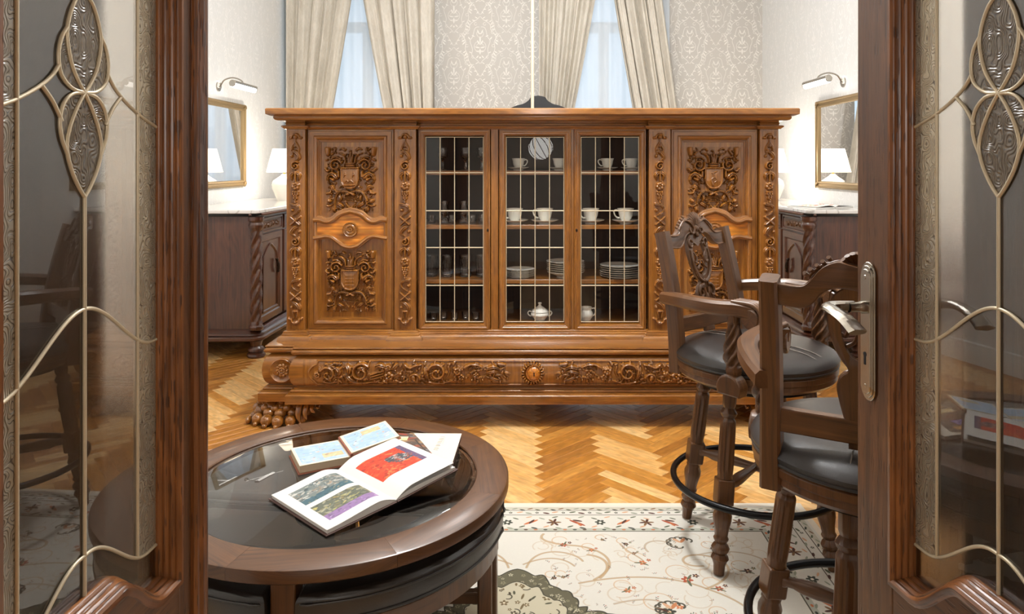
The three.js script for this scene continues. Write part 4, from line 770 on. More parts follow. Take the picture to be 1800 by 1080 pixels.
// ------------------------------------------------------------------ sideboards along the side walls
const marble = (() => { const a = lattice(6, 6, 901), b = lattice(14, 14, 902); const t = dataTex(512, 512, (u, v) => { const k = Math.abs(Math.sin((u * 2 + a(u, v) * 1.6 + b(u, v) * 0.5) * PI * 2)), vein = 1 - smooth(0, 0.25, k); return mix3([226, 222, 216], [168, 162, 156], vein * 0.7); }, true, 1, 1); return std({ map: t, roughness: 0.16, clearcoat: 0.5, clearcoatRoughness: 0.08 }); })();
function sideboard(s, xFront, label) {
  // local frame: +x out of the front into the room, z towards the camera; origin at the near front corner on the floor
  const t = thing('sideboard', label, 'sideboard', [xFront, 0, -5.1]);
  const w = WOOD.mahogany, D = s < 0 ? 0.6 : 0.445, LEN = 1.75;
  const bx = (a, b, y0, y1, z0, z1, r, ax) => s > 0 ? boxAt(-b, -a, y0, y1, z0, z1, r, ax) : boxAt(a, b, y0, y1, z0, z1, r, ax);   // a..b measured outwards from the front plane, negative = into the wall
  mesh('body', bx(-D, -0.03, 0.15, 0.985, -LEN, -0.045), w, t);
  // marble top with a carved, gently bowed edge
  const sg = s > 0 ? -1 : 1, path = [];
  path.push([-D, 0.02], [-0.03, 0.02]); for (let i = 0; i <= 8; i++) { const a = PI / 2 - i / 8 * PI / 2; path.push([-0.03 + Math.cos(a) * 0.055, -0.035 + Math.sin(a) * 0.055]); }
  for (let i = 1; i <= 16; i++) { const q = i / 16; path.push([0.025 + 0.03 * Math.sin(PI * q) ** 2, -0.035 - q * (LEN - 0.02)]); }
  path.push([-D, -LEN - 0.015]);
  const top = grain(slab(path.map(([x, z]) => [sg * x, -z]), 0.026, 0.006, [], 3).rotateX(-PI / 2).translate(0, 1.008, 0), 2); mesh('marble_top', top, marble, t);
  const rope = []; path.slice(1, -1).forEach(([x, z]) => rope.push([x, z]));
  { const g = []; let acc = 0; for (let i = 0; i < rope.length - 1; i++) { const [x0, z0] = rope[i], [x1, z1] = rope[i + 1], L = Math.hypot(x1 - x0, z1 - z0); for (let q = acc; q < L; q += 0.022) { g.push(ball(sg * lerp(x0, x1, q / L), 1.0, lerp(z0, z1, q / L), 0.012, 0.01, 0.014, 8)); acc = q + 0.022 - L; } acc = Math.max(0, acc); } mesh('carved_edge', merge(g), w, t); }
  // plinth
  const pl = []; pl.push([-D, 0.012], [-0.03, 0.012]); for (let i = 0; i <= 6; i++) { const a = PI / 2 - i / 6 * PI / 2; pl.push([-0.03 + Math.cos(a) * 0.062, -0.05 + Math.sin(a) * 0.062]); } for (let i = 1; i <= 14; i++) { const q = i / 14; pl.push([0.032 + 0.035 * Math.sin(PI * q) ** 2, -0.05 - q * (LEN - 0.05)]); }
  const plPath = pl.map(([x, z]) => [sg * x, z]); if (s > 0) plPath.reverse();
  mesh('plinth', mouldXZ(plPath, [[-0.06, 0.115], [0.012, 0.115], [0.02, 0.122], [0.02, 0.138], [0.006, 0.15], [0.012, 0.156], [0.01, 0.166], [-0.002, 0.176], [-0.06, 0.19]]), w, t);
  // spiral column with foot at the near corner
  const col = turned([[0.046, 0.19], [0.05, 0.2], [0.05, 0.215], [0.042, 0.225], [0.043, 0.9], [0.05, 0.912], [0.052, 0.93], [0.044, 0.945], [0.054, 0.96], [0.054, 0.985]], 36, { n: 4, y0: 0.23, y1: 0.9, fade: 0.02, amp: 0.36, twist: 60, step: 0.008 });
  const cx = sg * -0.005, cz = -0.025;
  mesh('spiral_column', col.translate(cx, 0, cz), w, t);
  const foot = turned([[0, 0], [0.058, 0], [0.064, 0.012], [0.06, 0.026], [0.045, 0.034], [0.056, 0.046], [0.054, 0.062], [0.036, 0.078], [0.04, 0.1], [0.05, 0.118]], 28);
  for (const [x, z] of [[cx, cz], [sg * -(D - 0.08), cz], [cx, -LEN + 0.06], [sg * -(D - 0.08), -LEN + 0.06]]) mesh('turned_foot', foot, w, t).position.set(x, 0, z);
  // drawers and doors
  for (let k = 0; k < 3; k++) {
    const z1 = -0.085 - k * 0.545, z0 = z1 - 0.5, zc = (z0 + z1) / 2;
    const face = new THREE.Group(); face.name = 'drawer'; t.add(face); face.position.set(sg * -0.03, 0, zc); face.rotation.y = sg * PI / 2;   // local z = out of the front
    mesh('drawer_front', frameXY(rectPath(-0.25, 0.25, 0.855, 0.965), [[0, 0], [0, 0.016], [0.004, 0.02], [0.014, 0.02], [0.018, 0.012], [0.024, 0.012], [0.026, 0.016], [0.056, 0.016]]), w, face);
    const R = new Relief(0.4, 0.06, 0.003); for (const q of [-1, 1]) { R.spiral(q * 0.05, 0, 0.02, 1.2, 0, q, 0.006, 0.012); R.spiral(q * 0.12, 0, 0.02, 1.2, PI, -q, 0.006, 0.012); R.stroke([[q * 0.14, -0.01], [q * 0.18, 0.005]], 0.012, 0.005, 0.01, { leaf: true }); } R.flower(0, 0, 0.02, 0.014, 6);
    mesh('drawer_carving', R.geometry(), WOOD.walnut, face).position.set(0, 0.91, 0.0165);
    const dg = new THREE.Group(); dg.name = 'cupboard_door'; t.add(dg); dg.position.copy(face.position); dg.rotation.y = face.rotation.y;
    mesh('door_front', frameXY(rectPath(-0.25, 0.25, 0.2, 0.845), [[0, 0], [0, 0.014], [0.004, 0.018], [0.05, 0.018], [0.06, 0.008], [0.3, 0.008]].slice(0, 5)), w, dg);
    mesh('door_panel', boxAt(-0.2, 0.2, 0.25, 0.8, 0, 0.009, 0.001), w, dg);
    const arch = [[-0.16, 0.27], [0.16, 0.27], ...curve2([[0.16, 0.6], [0.145, 0.68], [0.1, 0.72], [0.06, 0.745], [0, 0.77], [-0.06, 0.745], [-0.1, 0.72], [-0.145, 0.68], [-0.16, 0.6]], 28)];
    mesh('arched_moulding', frameXY(arch, [[0, 0.008], [0.002, 0.018], [0.008, 0.02], [0.014, 0.016], [0.018, 0.009]]), w, dg);
    mesh('pull', merge([tube([[-0.1 * s, 0.64, 0.02], [-0.112 * s, 0.6, 0.034], [-0.118 * s, 0.56, 0.034], [-0.128 * s, 0.53, 0.02]], (q) => 0.006 + 0.006 * Math.sin(q * PI), 8, 20), ...[0, 1, 2, 3, 4].map((i) => ball((-0.104 - i * 0.005) * s, 0.63 - i * 0.022, 0.032, 0.011, 0.013, 0.01, 8))]), std({ color: hex(58, 44, 34), metalness: 0.7, roughness: 0.4 }), dg);
  }
  return t;
}
sideboard(-1, -1.94, 'dark mahogany sideboard with marble top along the left wall');
sideboard(1, 1.94, 'dark mahogany sideboard with marble top along the right wall');
// magazine lying open on the right sideboard
{
  const t = thing('open_magazine', 'open magazine with orange pictures lying on the right sideboard', 'magazine', [2.14, 1.0345, -5.42], 0.5);
  const pic = canvasTex(256, 256, (c) => { c.fillStyle = '#efe9e2'; c.fillRect(0, 0, 256, 256); for (let i = 0; i < 60; i++) { c.fillStyle = ['#d9603a', '#c98b62', '#b0392a', '#e7a27c'][i % 4]; c.fillRect(40 + rnd() * 150, 60 + rnd() * 130, 8 + rnd() * 30, 5 + rnd() * 16); } });
  const page = (k) => { const g = new THREE.PlaneGeometry(0.2, 0.27, 12, 1).rotateX(-PI / 2); const p = g.attributes.position; for (let i = 0; i < p.count; i++) { const x = p.getX(i) + 0.1; p.setXYZ(i, k * x, 0.008 + 0.014 * Math.sin(Math.min(1, x / 0.07) * PI / 2) * (1 - 0.7 * smooth(0.04, 0.2, x)), p.getZ(i)); } g.computeVertexNormals(); return g; };
  for (const k of [-1, 1]) { mesh('page', page(k), std({ map: pic, roughness: 0.4, side: THREE.DoubleSide }), t); mesh('page_block', boxAt(k > 0 ? 0.004 : -0.2, k > 0 ? 0.2 : -0.004, 0, 0.008, -0.135, 0.135, 0.001), whitePaint, t); }
}
// table lamps
const shadeMat = std({ color: hex(238, 232, 222), transmission: 0.3, thickness: 0, roughness: 0.95, side: THREE.DoubleSide, emissive: new THREE.Color(1, 0.95, 0.86), emissiveIntensity: 0.3 });
for (const [x, side] of [[-2.2, 'left'], [2.12, 'right']]) {
  const t = thing('table_lamp', `cream ceramic table lamp with white shade on the ${side} sideboard`, 'lamp', [x, 1.0345, -6.45], 0, 'table lamps');
  mesh('ceramic_base', turned([[0, 0], [0.055, 0], [0.06, 0.012], [0.07, 0.03], [0.098, 0.1], [0.105, 0.14], [0.095, 0.175], [0.05, 0.205], [0.03, 0.22], [0.018, 0.235], [0, 0.235]], 32, { n: 16, y0: 0.02, y1: 0.2, fade: 0.02, amp: 0.05, step: 0.015 }), std({ color: hex(230, 224, 212), roughness: 0.3, clearcoat: 0.5 }), t);
  mesh('stem', turned([[0.01, 0.235], [0.01, 0.3]], 12), brass, t);
  mesh('bulb', ball(0, 0.345, 0, 0.03, 0.04, 0.03, 16), std({ color: 0xffffff, emissive: new THREE.Color(1, 0.9, 0.74), emissiveIntensity: 10 }), t);
  mesh('shade', lathe([[0.15, 0.25], [0.151, 0.251], [0.098, 0.458], [0.097, 0.457], [0.149, 0.25]], 40), shadeMat, t);
  lampLight('table_lamp_light', x, 1.0345 + 0.345, 6.45, 0.55, new THREE.Color(1, 0.92, 0.8), 1.5);
}
// gilt mirrors and picture lights
const mirrorMat = std({ color: hex(240, 240, 240), metalness: 1, roughness: 0.01 });
const gilt = std({ color: hex(150, 126, 88), metalness: 0.55, roughness: 0.48 });
for (const [side, x, d0, d1] of [['left', XL, 5.25, 6.45], ['right', XR, 5.05, 6.12]]) {
  const s = side === 'left' ? 1 : -1, t = thing('wall_mirror', `gilt framed mirror hanging on the ${side} wall above the sideboard`, 'mirror', [x, 1.16, -(d0 + d1) / 2], s * PI / 2, 'gilt mirrors');
  const hw = (d1 - d0) / 2, H = 0.72;
  mesh('frame', frameXY(rectPath(-hw, hw, 0, H), [[0, 0], [0, 0.018], [0.006, 0.028], [0.014, 0.03], [0.02, 0.022], [0.034, 0.02], [0.042, 0.026], [0.05, 0.024], [0.056, 0.012], [0.056, 0.004]]), gilt, t);
  mesh('looking_glass', plainBox(-hw + 0.05, hw - 0.05, 0.05, H - 0.05, 0.004, 0.009), mirrorMat, t);
  for (const cx of [-1, 1]) for (const cy of [0, 1]) mesh('corner_ornament', merge([ball(0, 0, 0, 0.022, 0.014, 0.01, 10).rotateZ(0.7), ball(0.018, 0.008, 0, 0.014, 0.011, 0.008, 8), ball(-0.008, -0.018, 0, 0.011, 0.014, 0.008, 8), ball(0.006, -0.004, 0.006, 0.009, 0.009, 0.008, 8)]), gilt, t).position.set(cx * (hw - 0.028), cy * H + (cy ? -0.028 : 0.028), 0.026);
}
for (const [side, x, d0, d1] of [['left', XL, 5.7, 6.16], ['right', XR, 5.38, 5.85]]) {
  const s = side === 'left' ? 1 : -1, dc = (d0 + d1) / 2, t = thing('picture_light', `chrome picture light glowing above the mirror on the ${side} wall`, 'lamp', [x, 1.99, -dc], 0, 'picture lights');
  mesh('wall_plate', turned([[0, 0], [0.04, 0], [0.04, 0.01], [0.02, 0.02], [0, 0.02]].reverse(), 24).rotateZ(-s * PI / 2).translate(0, 0.0, 0), nickel, t);
  mesh('arm', tube([[s * 0.015, 0, 0], [s * 0.05, 0.05, 0], [s * 0.12, 0.07, 0], [s * 0.19, 0.045, 0], [s * 0.21, 0.01, 0]], 0.006, 10, 24), nickel, t);
  const hl = (d1 - d0) / 2;
  const hood = []; for (let i = 0; i <= 14; i++) { const a = (-20 + 220 * i / 14) * PI / 180; hood.push([Math.cos(a) * 0.026, Math.sin(a) * 0.02 + 0.008]); }
  mesh('hood', sweep([[-hl, 0], [hl, 0]], false, hood.map(([a, b]) => [a, b]), (a, b, h) => [b + s * 0.21, h + 0.0, a]), nickel, t);
  for (const q of [-1, 1]) mesh('hood_end', lathe([[0, 0.004], [0.022, 0.004], [0.026, 0]], 20).rotateX(q * PI / 2).translate(s * 0.21, 0, q * hl), nickel, t);
  mesh('tube', turned([[0, -hl + 0.01], [0.021, -hl + 0.012], [0.021, hl - 0.012], [0, hl - 0.01]], 14).rotateX(PI / 2).translate(s * 0.21, -0.012, 0), std({ color: 0xffffff, emissive: new THREE.Color(1, 0.97, 0.92), emissiveIntensity: 2.5 }), t);
  const a = new THREE.RectAreaLight(new THREE.Color(1, 0.97, 0.93), 2.2, 0.05, hl * 1.9); a.name = 'picture_light_glow'; a.position.set(x + s * 0.2, 1.958, -dc); a.lookAt(x + s * 0.02, 1.5, -dc); scene.add(a);
}

// ------------------------------------------------------------------ curtains, sheers, rods
const tCurt = dataTex(512, 512, (u, v) => { const a = lattice; const g = nGrain(u * 1, v * 0.2), k = nMid(u, v * 0.5), b = nBig(u, v); const m = 0.5 * g + 0.3 * k + 0.4 * b; return mix3([188, 180, 166], [216, 209, 196], clamp(m)); }, true, 1.6, 1.1);
const curtainMat = std({ map: tCurt, roughness: 0.55, sheen: 0.6, sheenColor: new THREE.Color(0.9, 0.9, 0.9), sheenRoughness: 0.4, side: THREE.DoubleSide });
const sheerMat = std({ color: hex(250, 252, 255), transmission: 0.72, thickness: 0, roughness: 0.75, side: THREE.DoubleSide });
function curtain(label, outer, inner, folds, seed, d0) {
  // outer(y), inner(y): x of the two edges
  const N = 90, Mv = 46, top = 3.24, bot = 0.03, pos = [], uv = [], idx = [];
  let W = 1.1; const ph = seed * 1.7;
  for (const back of [0, 1]) for (let j = 0; j <= Mv; j++) { const y = lerp(bot, top, j / Mv); for (let i = 0; i <= N; i++) {
    const t = i / N, xa = outer(y), xb = inner(y), wd = Math.abs(xb - xa);
    const amp = 0.035 + 0.05 * clamp(1 - wd / 0.7);
    const tt = t + 0.02 * Math.sin(t * 9 + seed);
    const f = Math.sin(tt * folds * 2 * PI + ph + 0.5 * Math.sin(y * 1.3 + seed)) * 0.7 + 0.35 * Math.sin(tt * folds * 4.7 * PI + seed * 3 + y * 0.4);
    const x = lerp(xa, xb, t) + 0.012 * Math.cos(tt * folds * 2 * PI + ph);
    const sag = 0.03 * Math.sin(t * PI) * smooth(3.2, 1.2, y);
    pos.push(x, y, -d0 + f * amp + sag - back * 0.003); uv.push(t * W, y);
  } }
  const row = N + 1, off = (Mv + 1) * row;
  for (let j = 0; j < Mv; j++) for (let i = 0; i < N; i++) { const a = j * row + i; idx.push(a, a + 1, a + row + 1, a, a + row + 1, a + row); const b = a + off; idx.push(b, b + row + 1, b + 1, b, b + row, b + row + 1); }
  const g = new THREE.BufferGeometry(); g.setAttribute('position', new THREE.BufferAttribute(new Float32Array(pos), 3)); g.setAttribute('uv', new THREE.BufferAttribute(new Float32Array(uv), 2)); g.setIndex(idx); g.computeVertexNormals();
  const t = thing('curtain', label, 'curtain', [0, 0, 0], 0, 'beige curtains');
  mesh('drape', g, curtainMat, t);
  const yT = 1.05, xa = outer(yT), xb = inner(yT);
  mesh('tie_back', tube([[xa, yT + 0.05, -d0 - 0.02], [lerp(xa, xb, 0.4), yT, -d0 + 0.1], [xb, yT - 0.06, -d0 + 0.06], [xb, yT - 0.06, -d0 - 0.06], [lerp(xa, xb, 0.5), yT, -d0 - 0.08]], 0.014, 8, 40, true), curtainMat, t);
}
const edge = (x0, x1, x2) => (y) => y > 1.05 ? lerp(x1, x0, Math.pow(clamp((y - 1.05) / 2.1), 0.85)) : lerp(x1, x2, smooth(1.05, 0.2, y));
const dC = 7.42;
curtain('beige curtain nearest the left wall, beside the left window', (y) => -2.5, edge(-1.82, -2.21, -2.08), 5, 1, dC);
curtain('beige curtain between the left window and the damask pier', (y) => -0.99, edge(-1.735, -1.3, -1.42), 5, 2, dC);
curtain('beige curtain between the damask pier and the right window', (y) => 0.06, edge(0.66, 0.22, 0.34), 5, 3, dC);
curtain('beige curtain on the right side of the right window', (y) => lerp(1.6, 1.30, clamp((y - 0.9) / 2.2)), edge(0.80, 1.20, 1.1), 5, 4, dC);
WIN.forEach(([a, b], k) => {
  const N = 80, pos = [], uv = [], idx = []; for (let j = 0; j <= 1; j++) for (let i = 0; i <= N; i++) { const t = i / N; pos.push(lerp(a, b, t), j ? 3.2 : 0.05, -7.53 + 0.012 * Math.sin(t * 74) + 0.006 * Math.sin(t * 31 + 1)); uv.push(t, j); }
  for (let i = 0; i < N; i++) idx.push(i, i + 1, i + N + 2, i, i + N + 2, i + N + 1);
  const g = new THREE.BufferGeometry(); g.setAttribute('position', new THREE.BufferAttribute(new Float32Array(pos), 3)); g.setAttribute('uv', new THREE.BufferAttribute(new Float32Array(uv), 2)); g.setIndex(idx); g.computeVertexNormals();
  tag(mesh('sheer_curtain', g, sheerMat), `white sheer curtain across the ${k ? 'right' : 'left'} window`, 'curtain', 'sheer curtains');
  const r = thing('curtain_rod', `brass curtain rod over the ${k ? 'right' : 'left'} window`, 'rod', [(a + b) / 2, 3.26, -7.47], 0, 'curtain rods');
  mesh('pole', turned([[0.012, -(b - a) / 2 - 0.04], [0.012, (b - a) / 2 + 0.04]], 12).rotateZ(PI / 2), brass, r);
  for (const q of [-1, 1]) { mesh('bracket', boxAt(q * 0.5 - 0.01, q * 0.5 + 0.01, -0.01, 0.01, -0.13, 0.0), brass, r); mesh('finial', ball(q * ((b - a) / 2 + 0.05), 0, 0, 0.022), brass, r); }
});
// slim pole behind the cabinet and the dark carved crest of a tall hall mirror
{
  const p = thing('slim_pole', 'thin cream pole rising from behind the carved cabinet to the ceiling', 'pole', [0.0, 0, -5.0]);
  mesh('shaft', turned([[0.011, 0.02], [0.011, CEIL]], 16), std({ color: hex(226, 208, 178), roughness: 0.35 }), p);
  mesh('foot', turned([[0, 0], [0.06, 0], [0.06, 0.012], [0.02, 0.02], [0.012, 0.04]], 24), brass, p);
  const m = thing('hall_mirror', 'black carved crest of a tall standing mirror behind the cabinet', 'mirror', [0.05, 0, -6.6], 0.0);
  const black = std({ color: hex(14, 12, 12), roughness: 0.5 });
  const crestPts = mirrorX(curve2([[-0.26, 1.86], [-0.2, 1.885], [-0.13, 1.905], [-0.085, 1.935], [-0.06, 1.965], [0, 1.978]], 30));
  mesh('crest', slab([...crestPts.slice().reverse(), [-0.26, 1.8], [0.26, 1.8]].reverse(), 0.05, 0.008, [], 2).translate(0, 0, -0.025), black, m);
  mesh('frame', frameXY(rectPath(-0.27, 0.27, 0.25, 1.84), [[0, -0.02], [0, 0.02], [0.01, 0.03], [0.05, 0.026], [0.06, 0.01], [0.06, -0.02]]), black, m);
  mesh('looking_glass', plainBox(-0.22, 0.22, 0.3, 1.79, -0.01, 0.0), mirrorMat, m);
  for (const q of [-1, 1]) mesh('leg', boxAt(q * 0.24 - 0.025, q * 0.24 + 0.025, 0, 0.27, -0.18, 0.18, 0.01), black, m);
}
// pale house across the street, seen dimly through the sheers
{
  const h = thing('house_facade', 'pale house front across the street outside the windows', 'building', [-3, -6, -24]);
  const wm = std({ color: hex(206, 214, 220), roughness: 0.9 }), gl = std({ color: hex(120, 150, 165), roughness: 0.2 });
  mesh('wall', plainBox(-9, 12, 0, 8.2, -1, 0), wm, h); mesh('cornice', boxAt(-9.2, 12.2, 8.2, 8.6, -1, 0.3, 0.02), wm, h);
  for (let i = 0; i < 8; i++) for (const y of [1.5, 5.0]) { const w = mesh('window', frameXY(rectPath(-8 + i * 2.5, -6.7 + i * 2.5, y, y + 2.1), [[0, 0], [0, 0.06], [0.12, 0.06], [0.12, 0.01]]), whitePaint, h); mesh('pane', plainBox(-7.9 + i * 2.5, -6.8 + i * 2.5, y + 0.1, y + 2, 0.005, 0.02), gl, w); }
}
// ------------------------------------------------------------------ rug
{
  const X0 = -1.16, X1 = 1.06, D0 = 1.16, D1 = 2.885, w = X1 - X0, l = D1 - D0, PW = 2048, PH = Math.round(2048 * l / w);
  const tex = canvasTex(PW, PH, (c, W, H) => {
    const m = W / w;                                                   // pixels per metre, y = 0 is the far edge
    c.fillStyle = '#cfcabf'; c.fillRect(0, 0, W, H);
    for (let i = 0; i < 30000; i++) { c.fillStyle = `rgba(${rnd() < 0.5 ? '255,250,240' : '190,170,145'},${rnd() * 0.13})`; c.fillRect(rnd() * W, rnd() * H, 2 + rnd() * 5, 2); }
    const inset = (o, col, lw) => { c.strokeStyle = col; c.lineWidth = lw * m; c.strokeRect(o * m, o * m, W - 2 * o * m, H - 2 * o * m); };
    c.lineCap = 'round';
    const cols = ['#9c4a30', '#4a2a1f', '#5b5f4a', '#3a3c32', '#b9683f', '#7a5a3c', '#8a8f7c', '#c79a78'];
    const petal = (x, y, a, L, wd, col) => { c.fillStyle = col; c.save(); c.translate(x, y); c.rotate(a); c.beginPath(); c.ellipse(L / 2, 0, L / 2, wd / 2, 0, 0, 7); c.fill(); c.restore(); };
    const flower = (x, y, r, col, n = 5, core = '#d9b48c') => { for (let i = 0; i < n; i++) petal(x, y, i / n * 6.283 + r, r, r * 0.55, col); c.fillStyle = core; c.beginPath(); c.arc(x, y, r * 0.28, 0, 7); c.fill(); };
    const sprig = (x, y, a, s) => { for (let i = 0; i < 5; i++) petal(x + Math.cos(a) * s * (i - 2) * 0.35, y + Math.sin(a) * s * (i - 2) * 0.35, a + (i % 2 ? 1 : -1) * 0.9, s * 0.5, s * 0.2, cols[(i + (s | 0)) % 4]); };
    const vine = (pts, col, lw) => { c.strokeStyle = 'rgba(120,96,70,0.35)'; c.lineWidth = lw * 0.75 + 3; c.beginPath(); c.moveTo(...pts[0]); for (let i = 1; i + 2 < pts.length; i += 3) c.bezierCurveTo(...pts[i], ...pts[i + 1], ...pts[i + 2]); c.stroke(); c.strokeStyle = col; c.lineWidth = lw * 0.75; c.beginPath(); c.moveTo(...pts[0]); for (let i = 1; i + 2 < pts.length + 0; i += 3) c.bezierCurveTo(...pts[i], ...pts[i + 1], ...pts[i + 2]); c.stroke(); };
    // borders
    inset(0.012, '#ddd2bf', 0.024); inset(0.062, '#4f4538', 0.0035); inset(0.098, '#4f4538', 0.0035); inset(0.222, '#4a4436', 0.004); inset(0.045, 'rgba(150,140,110,0.35)', 0.02); inset(0.21, 'rgba(120,125,105,0.4)', 0.02);
    const along = (o, step, f) => { let k = 0; for (const [ax, ay, bx, by, a] of [[o, o, w - o, o, 0], [w - o, o, w - o, l - o, PI / 2], [w - o, l - o, o, l - o, PI], [o, l - o, o, o, -PI / 2]]) { const L = Math.hypot(bx - ax, by - ay), n = Math.round(L / step); for (let i = 0; i < n; i++) { const t = (i + 0.5) / n; f(lerp(ax, bx, t) * m, lerp(ay, by, t) * m, a, k++); } } };
    along(0.048, 0.03, (x, y, a, k) => petal(x, y + 4, a + 0.4 * (k % 2 ? 1 : -1), 22, 7, cols[[5, 2, 6, 3][k % 4]]));
    along(0.08, 0.034, (x, y, a, k) => k % 3 === 2 ? flower(x, y, 7, cols[3], 5, '#e7dccb') : petal(x - 10, y, a + (k % 2 ? 0.3 : -0.3), 24, 9, cols[[2, 1, 7, 6][k % 4]]));
    along(0.155, 0.085, (x, y, a, k) => { const q = k % 4; if (q === 0) { for (let i = 0; i < 6; i++) petal(x, y, i, 26, 9, cols[i % 2 ? 1 : 5]); } else if (q === 1) { petal(x - 26, y - 16, a + 0.65, 66, 12, cols[0]); petal(x - 14, y - 16, a + 0.3, 34, 10, cols[1]); petal(x, y, a + 1.1, 30, 9, cols[4]); } else if (q === 2) flower(x, y, 19, cols[3], 6, '#e7dccb'); else { petal(x - 24, y + 16, a - 0.6, 60, 12, cols[4]); petal(x - 6, y + 10, a - 1, 34, 9, cols[1]); } });
    along(0.12, 0.05, (x, y, a, k) => petal(x, y, a + (k % 2 ? 0.5 : -0.4), 24, 7, cols[[6, 2, 7][k % 3]])); along(0.193, 0.045, (x, y, a, k) => petal(x, y, a + (k % 2 ? 0.4 : -0.5), 24, 8, cols[[2, 3, 7, 6][k % 4]]));
    along(0.21, 0.036, (x, y, a, k) => petal(x, y, a, 14, 8, cols[[3, 1, 4][k % 3]]));
    // field scrolls, mirrored about the two axes
    const cx = W / 2, cy = H / 2;
    for (const sx of [-1, 1]) for (const sy of [-1, 1]) {
      c.save(); c.translate(cx, cy); c.scale(sx, sy);                       // quarter field: 0..(w/2-0.23)m, going up
      const M = m, tan = 'rgba(182,150,112,0.7)', tan2 = 'rgba(186,162,132,0.45)';
      vine([[0.03 * M, 0.40 * M], [0.06 * M, 0.55 * M], [0.2 * M, 0.5 * M], [0.22 * M, 0.44 * M]], tan, 7); vine([[0.02 * M, 0.42 * M], [0.1 * M, 0.48 * M], [0.16 * M, 0.46 * M], [0.19 * M, 0.41 * M]], tan, 6);
      vine([[0.25 * M, 0.33 * M], [0.36 * M, 0.42 * M], [0.3 * M, 0.52 * M], [0.2 * M, 0.54 * M], [0.12 * M, 0.55 * M], [0.06 * M, 0.58 * M], [0.09 * M, 0.62 * M]], tan, 9); vine([[0.27 * M, 0.34 * M], [0.33 * M, 0.42 * M], [0.29 * M, 0.47 * M], [0.24 * M, 0.48 * M]], tan, 10);
      vine([[0.2 * M, 0.31 * M], [0.35 * M, 0.36 * M], [0.5 * M, 0.36 * M], [0.6 * M, 0.28 * M], [0.66 * M, 0.24 * M], [0.7 * M, 0.2 * M], [0.72 * M, 0.12 * M]], tan, 7);
      vine([[0.6 * M, 0.28 * M], [0.72 * M, 0.34 * M], [0.74 * M, 0.46 * M], [0.62 * M, 0.48 * M], [0.54 * M, 0.48 * M], [0.54 * M, 0.4 * M], [0.62 * M, 0.41 * M]], tan, 8); vine([[0.62 * M, 0.48 * M], [0.72 * M, 0.52 * M], [0.8 * M, 0.5 * M], [0.84 * M, 0.44 * M]], tan2, 6);
      vine([[0.3 * M, 0.2 * M], [0.45 * M, 0.26 * M], [0.5 * M, 0.18 * M], [0.42 * M, 0.15 * M]], tan2, 6); vine([[0.45 * M, 0.5 * M], [0.42 * M, 0.56 * M], [0.5 * M, 0.6 * M], [0.54 * M, 0.55 * M]], tan2, 6); vine([[0.75 * M, 0.2 * M], [0.86 * M, 0.22 * M], [0.86 * M, 0.32 * M], [0.79 * M, 0.3 * M]], tan2, 6); vine([[0.36 * M, 0.55 * M], [0.38 * M, 0.48 * M], [0.44 * M, 0.46 * M], [0.42 * M, 0.42 * M]], tan, 5);
      for (const [x, y, r, k] of [[0.16, 0.545, 20, 0], [0.255, 0.51, 16, 4], [0.38, 0.55, 15, 1], [0.4, 0.49, 13, 1], [0.42, 0.43, 22, 4], [0.55, 0.33, 30, 0], [0.64, 0.28, 22, 0], [0.35, 0.27, 20, 4], [0.46, 0.16, 34, 3], [0.68, 0.52, 17, 1], [0.76, 0.38, 22, 1], [0.82, 0.3, 16, 0], [0.12, 0.34, 14, 1], [0.15, 0.345, 13, 5], [0.62, 0.13, 20, 0], [0.74, 0.08, 16, 1], [0.3, 0.58, 12, 5]]) { const q = r * 0.62; flower(x * M, y * M, q, cols[k], 6); petal(x * M, y * M, r, q * 1.9, q * 0.45, cols[(k + 2) % 4]); petal(x * M, y * M, r + 2.4, q * 1.7, q * 0.4, cols[2]); flower(x * M + q * 1.6, y * M + q * 1.1, q * 0.6, cols[(k + 1) % 5], 5); c.strokeStyle = 'rgba(190,150,112,0.6)'; c.lineWidth = 4; c.beginPath(); c.arc(x * M - q, y * M + q * 2.2, q * 2, 0.3, 4.6); c.stroke(); }
      for (const [x, y] of [[0.575, 0.56], [0.47, 0.175]]) { c.strokeStyle = '#4b463a'; c.lineWidth = 6; for (let i = 0; i < 8; i++) { const a = i / 8 * 4.4 + 0.6; c.beginPath(); c.arc(x * M + Math.cos(a) * 34, y * M + Math.sin(a) * 24, 12, a - 1.6, a + 1.6); c.stroke(); } petal(x * M, y * M, 1, 34, 12, '#b5754c'); petal(x * M, y * M, 2.2, 34, 12, '#c79a78'); }
      for (let i = 0; i < 80; i++) sprig(rr(0.1, 0.84) * M, rr(0.12, 0.6) * M, rnd() * 6, rr(6, 13)); for (let i = 0; i < 70; i++) { const x = rr(0.08, 0.85) * M, y = rr(0.2, 0.62) * M, a = rnd() * 6, r = rr(14, 40); c.strokeStyle = tan2; c.lineWidth = rr(3, 5); c.beginPath(); c.arc(x, y, r, a, a + rr(2, 4.4)); c.stroke(); }
      c.restore();
    }
    // medallion: olive ground with lobed, dark rim
    const lob = (k) => { c.beginPath(); for (let i = 0; i <= 480; i++) { const a = i / 480 * 2 * PI, q = Math.abs(((a / (PI / 2) + 0.5) % 1) - 0.5) * 2, tip = 0.11 * Math.pow(1 - q, 2.2), shoulder = 0.045 * Math.exp(-(((q - 0.28) / 0.1) ** 2)), lobe = 0.035 * Math.abs(Math.cos((q - 0.62) * PI * 1.6)), sc = 0.009 * Math.abs(Math.sin(a * 22)); const r = (0.235 + tip + shoulder + lobe + sc) * k; const x = cx + Math.cos(a) * r * 1.16 * m, y = cy + Math.sin(a) * r * m; i ? c.lineTo(x, y) : c.moveTo(x, y); } c.closePath(); };
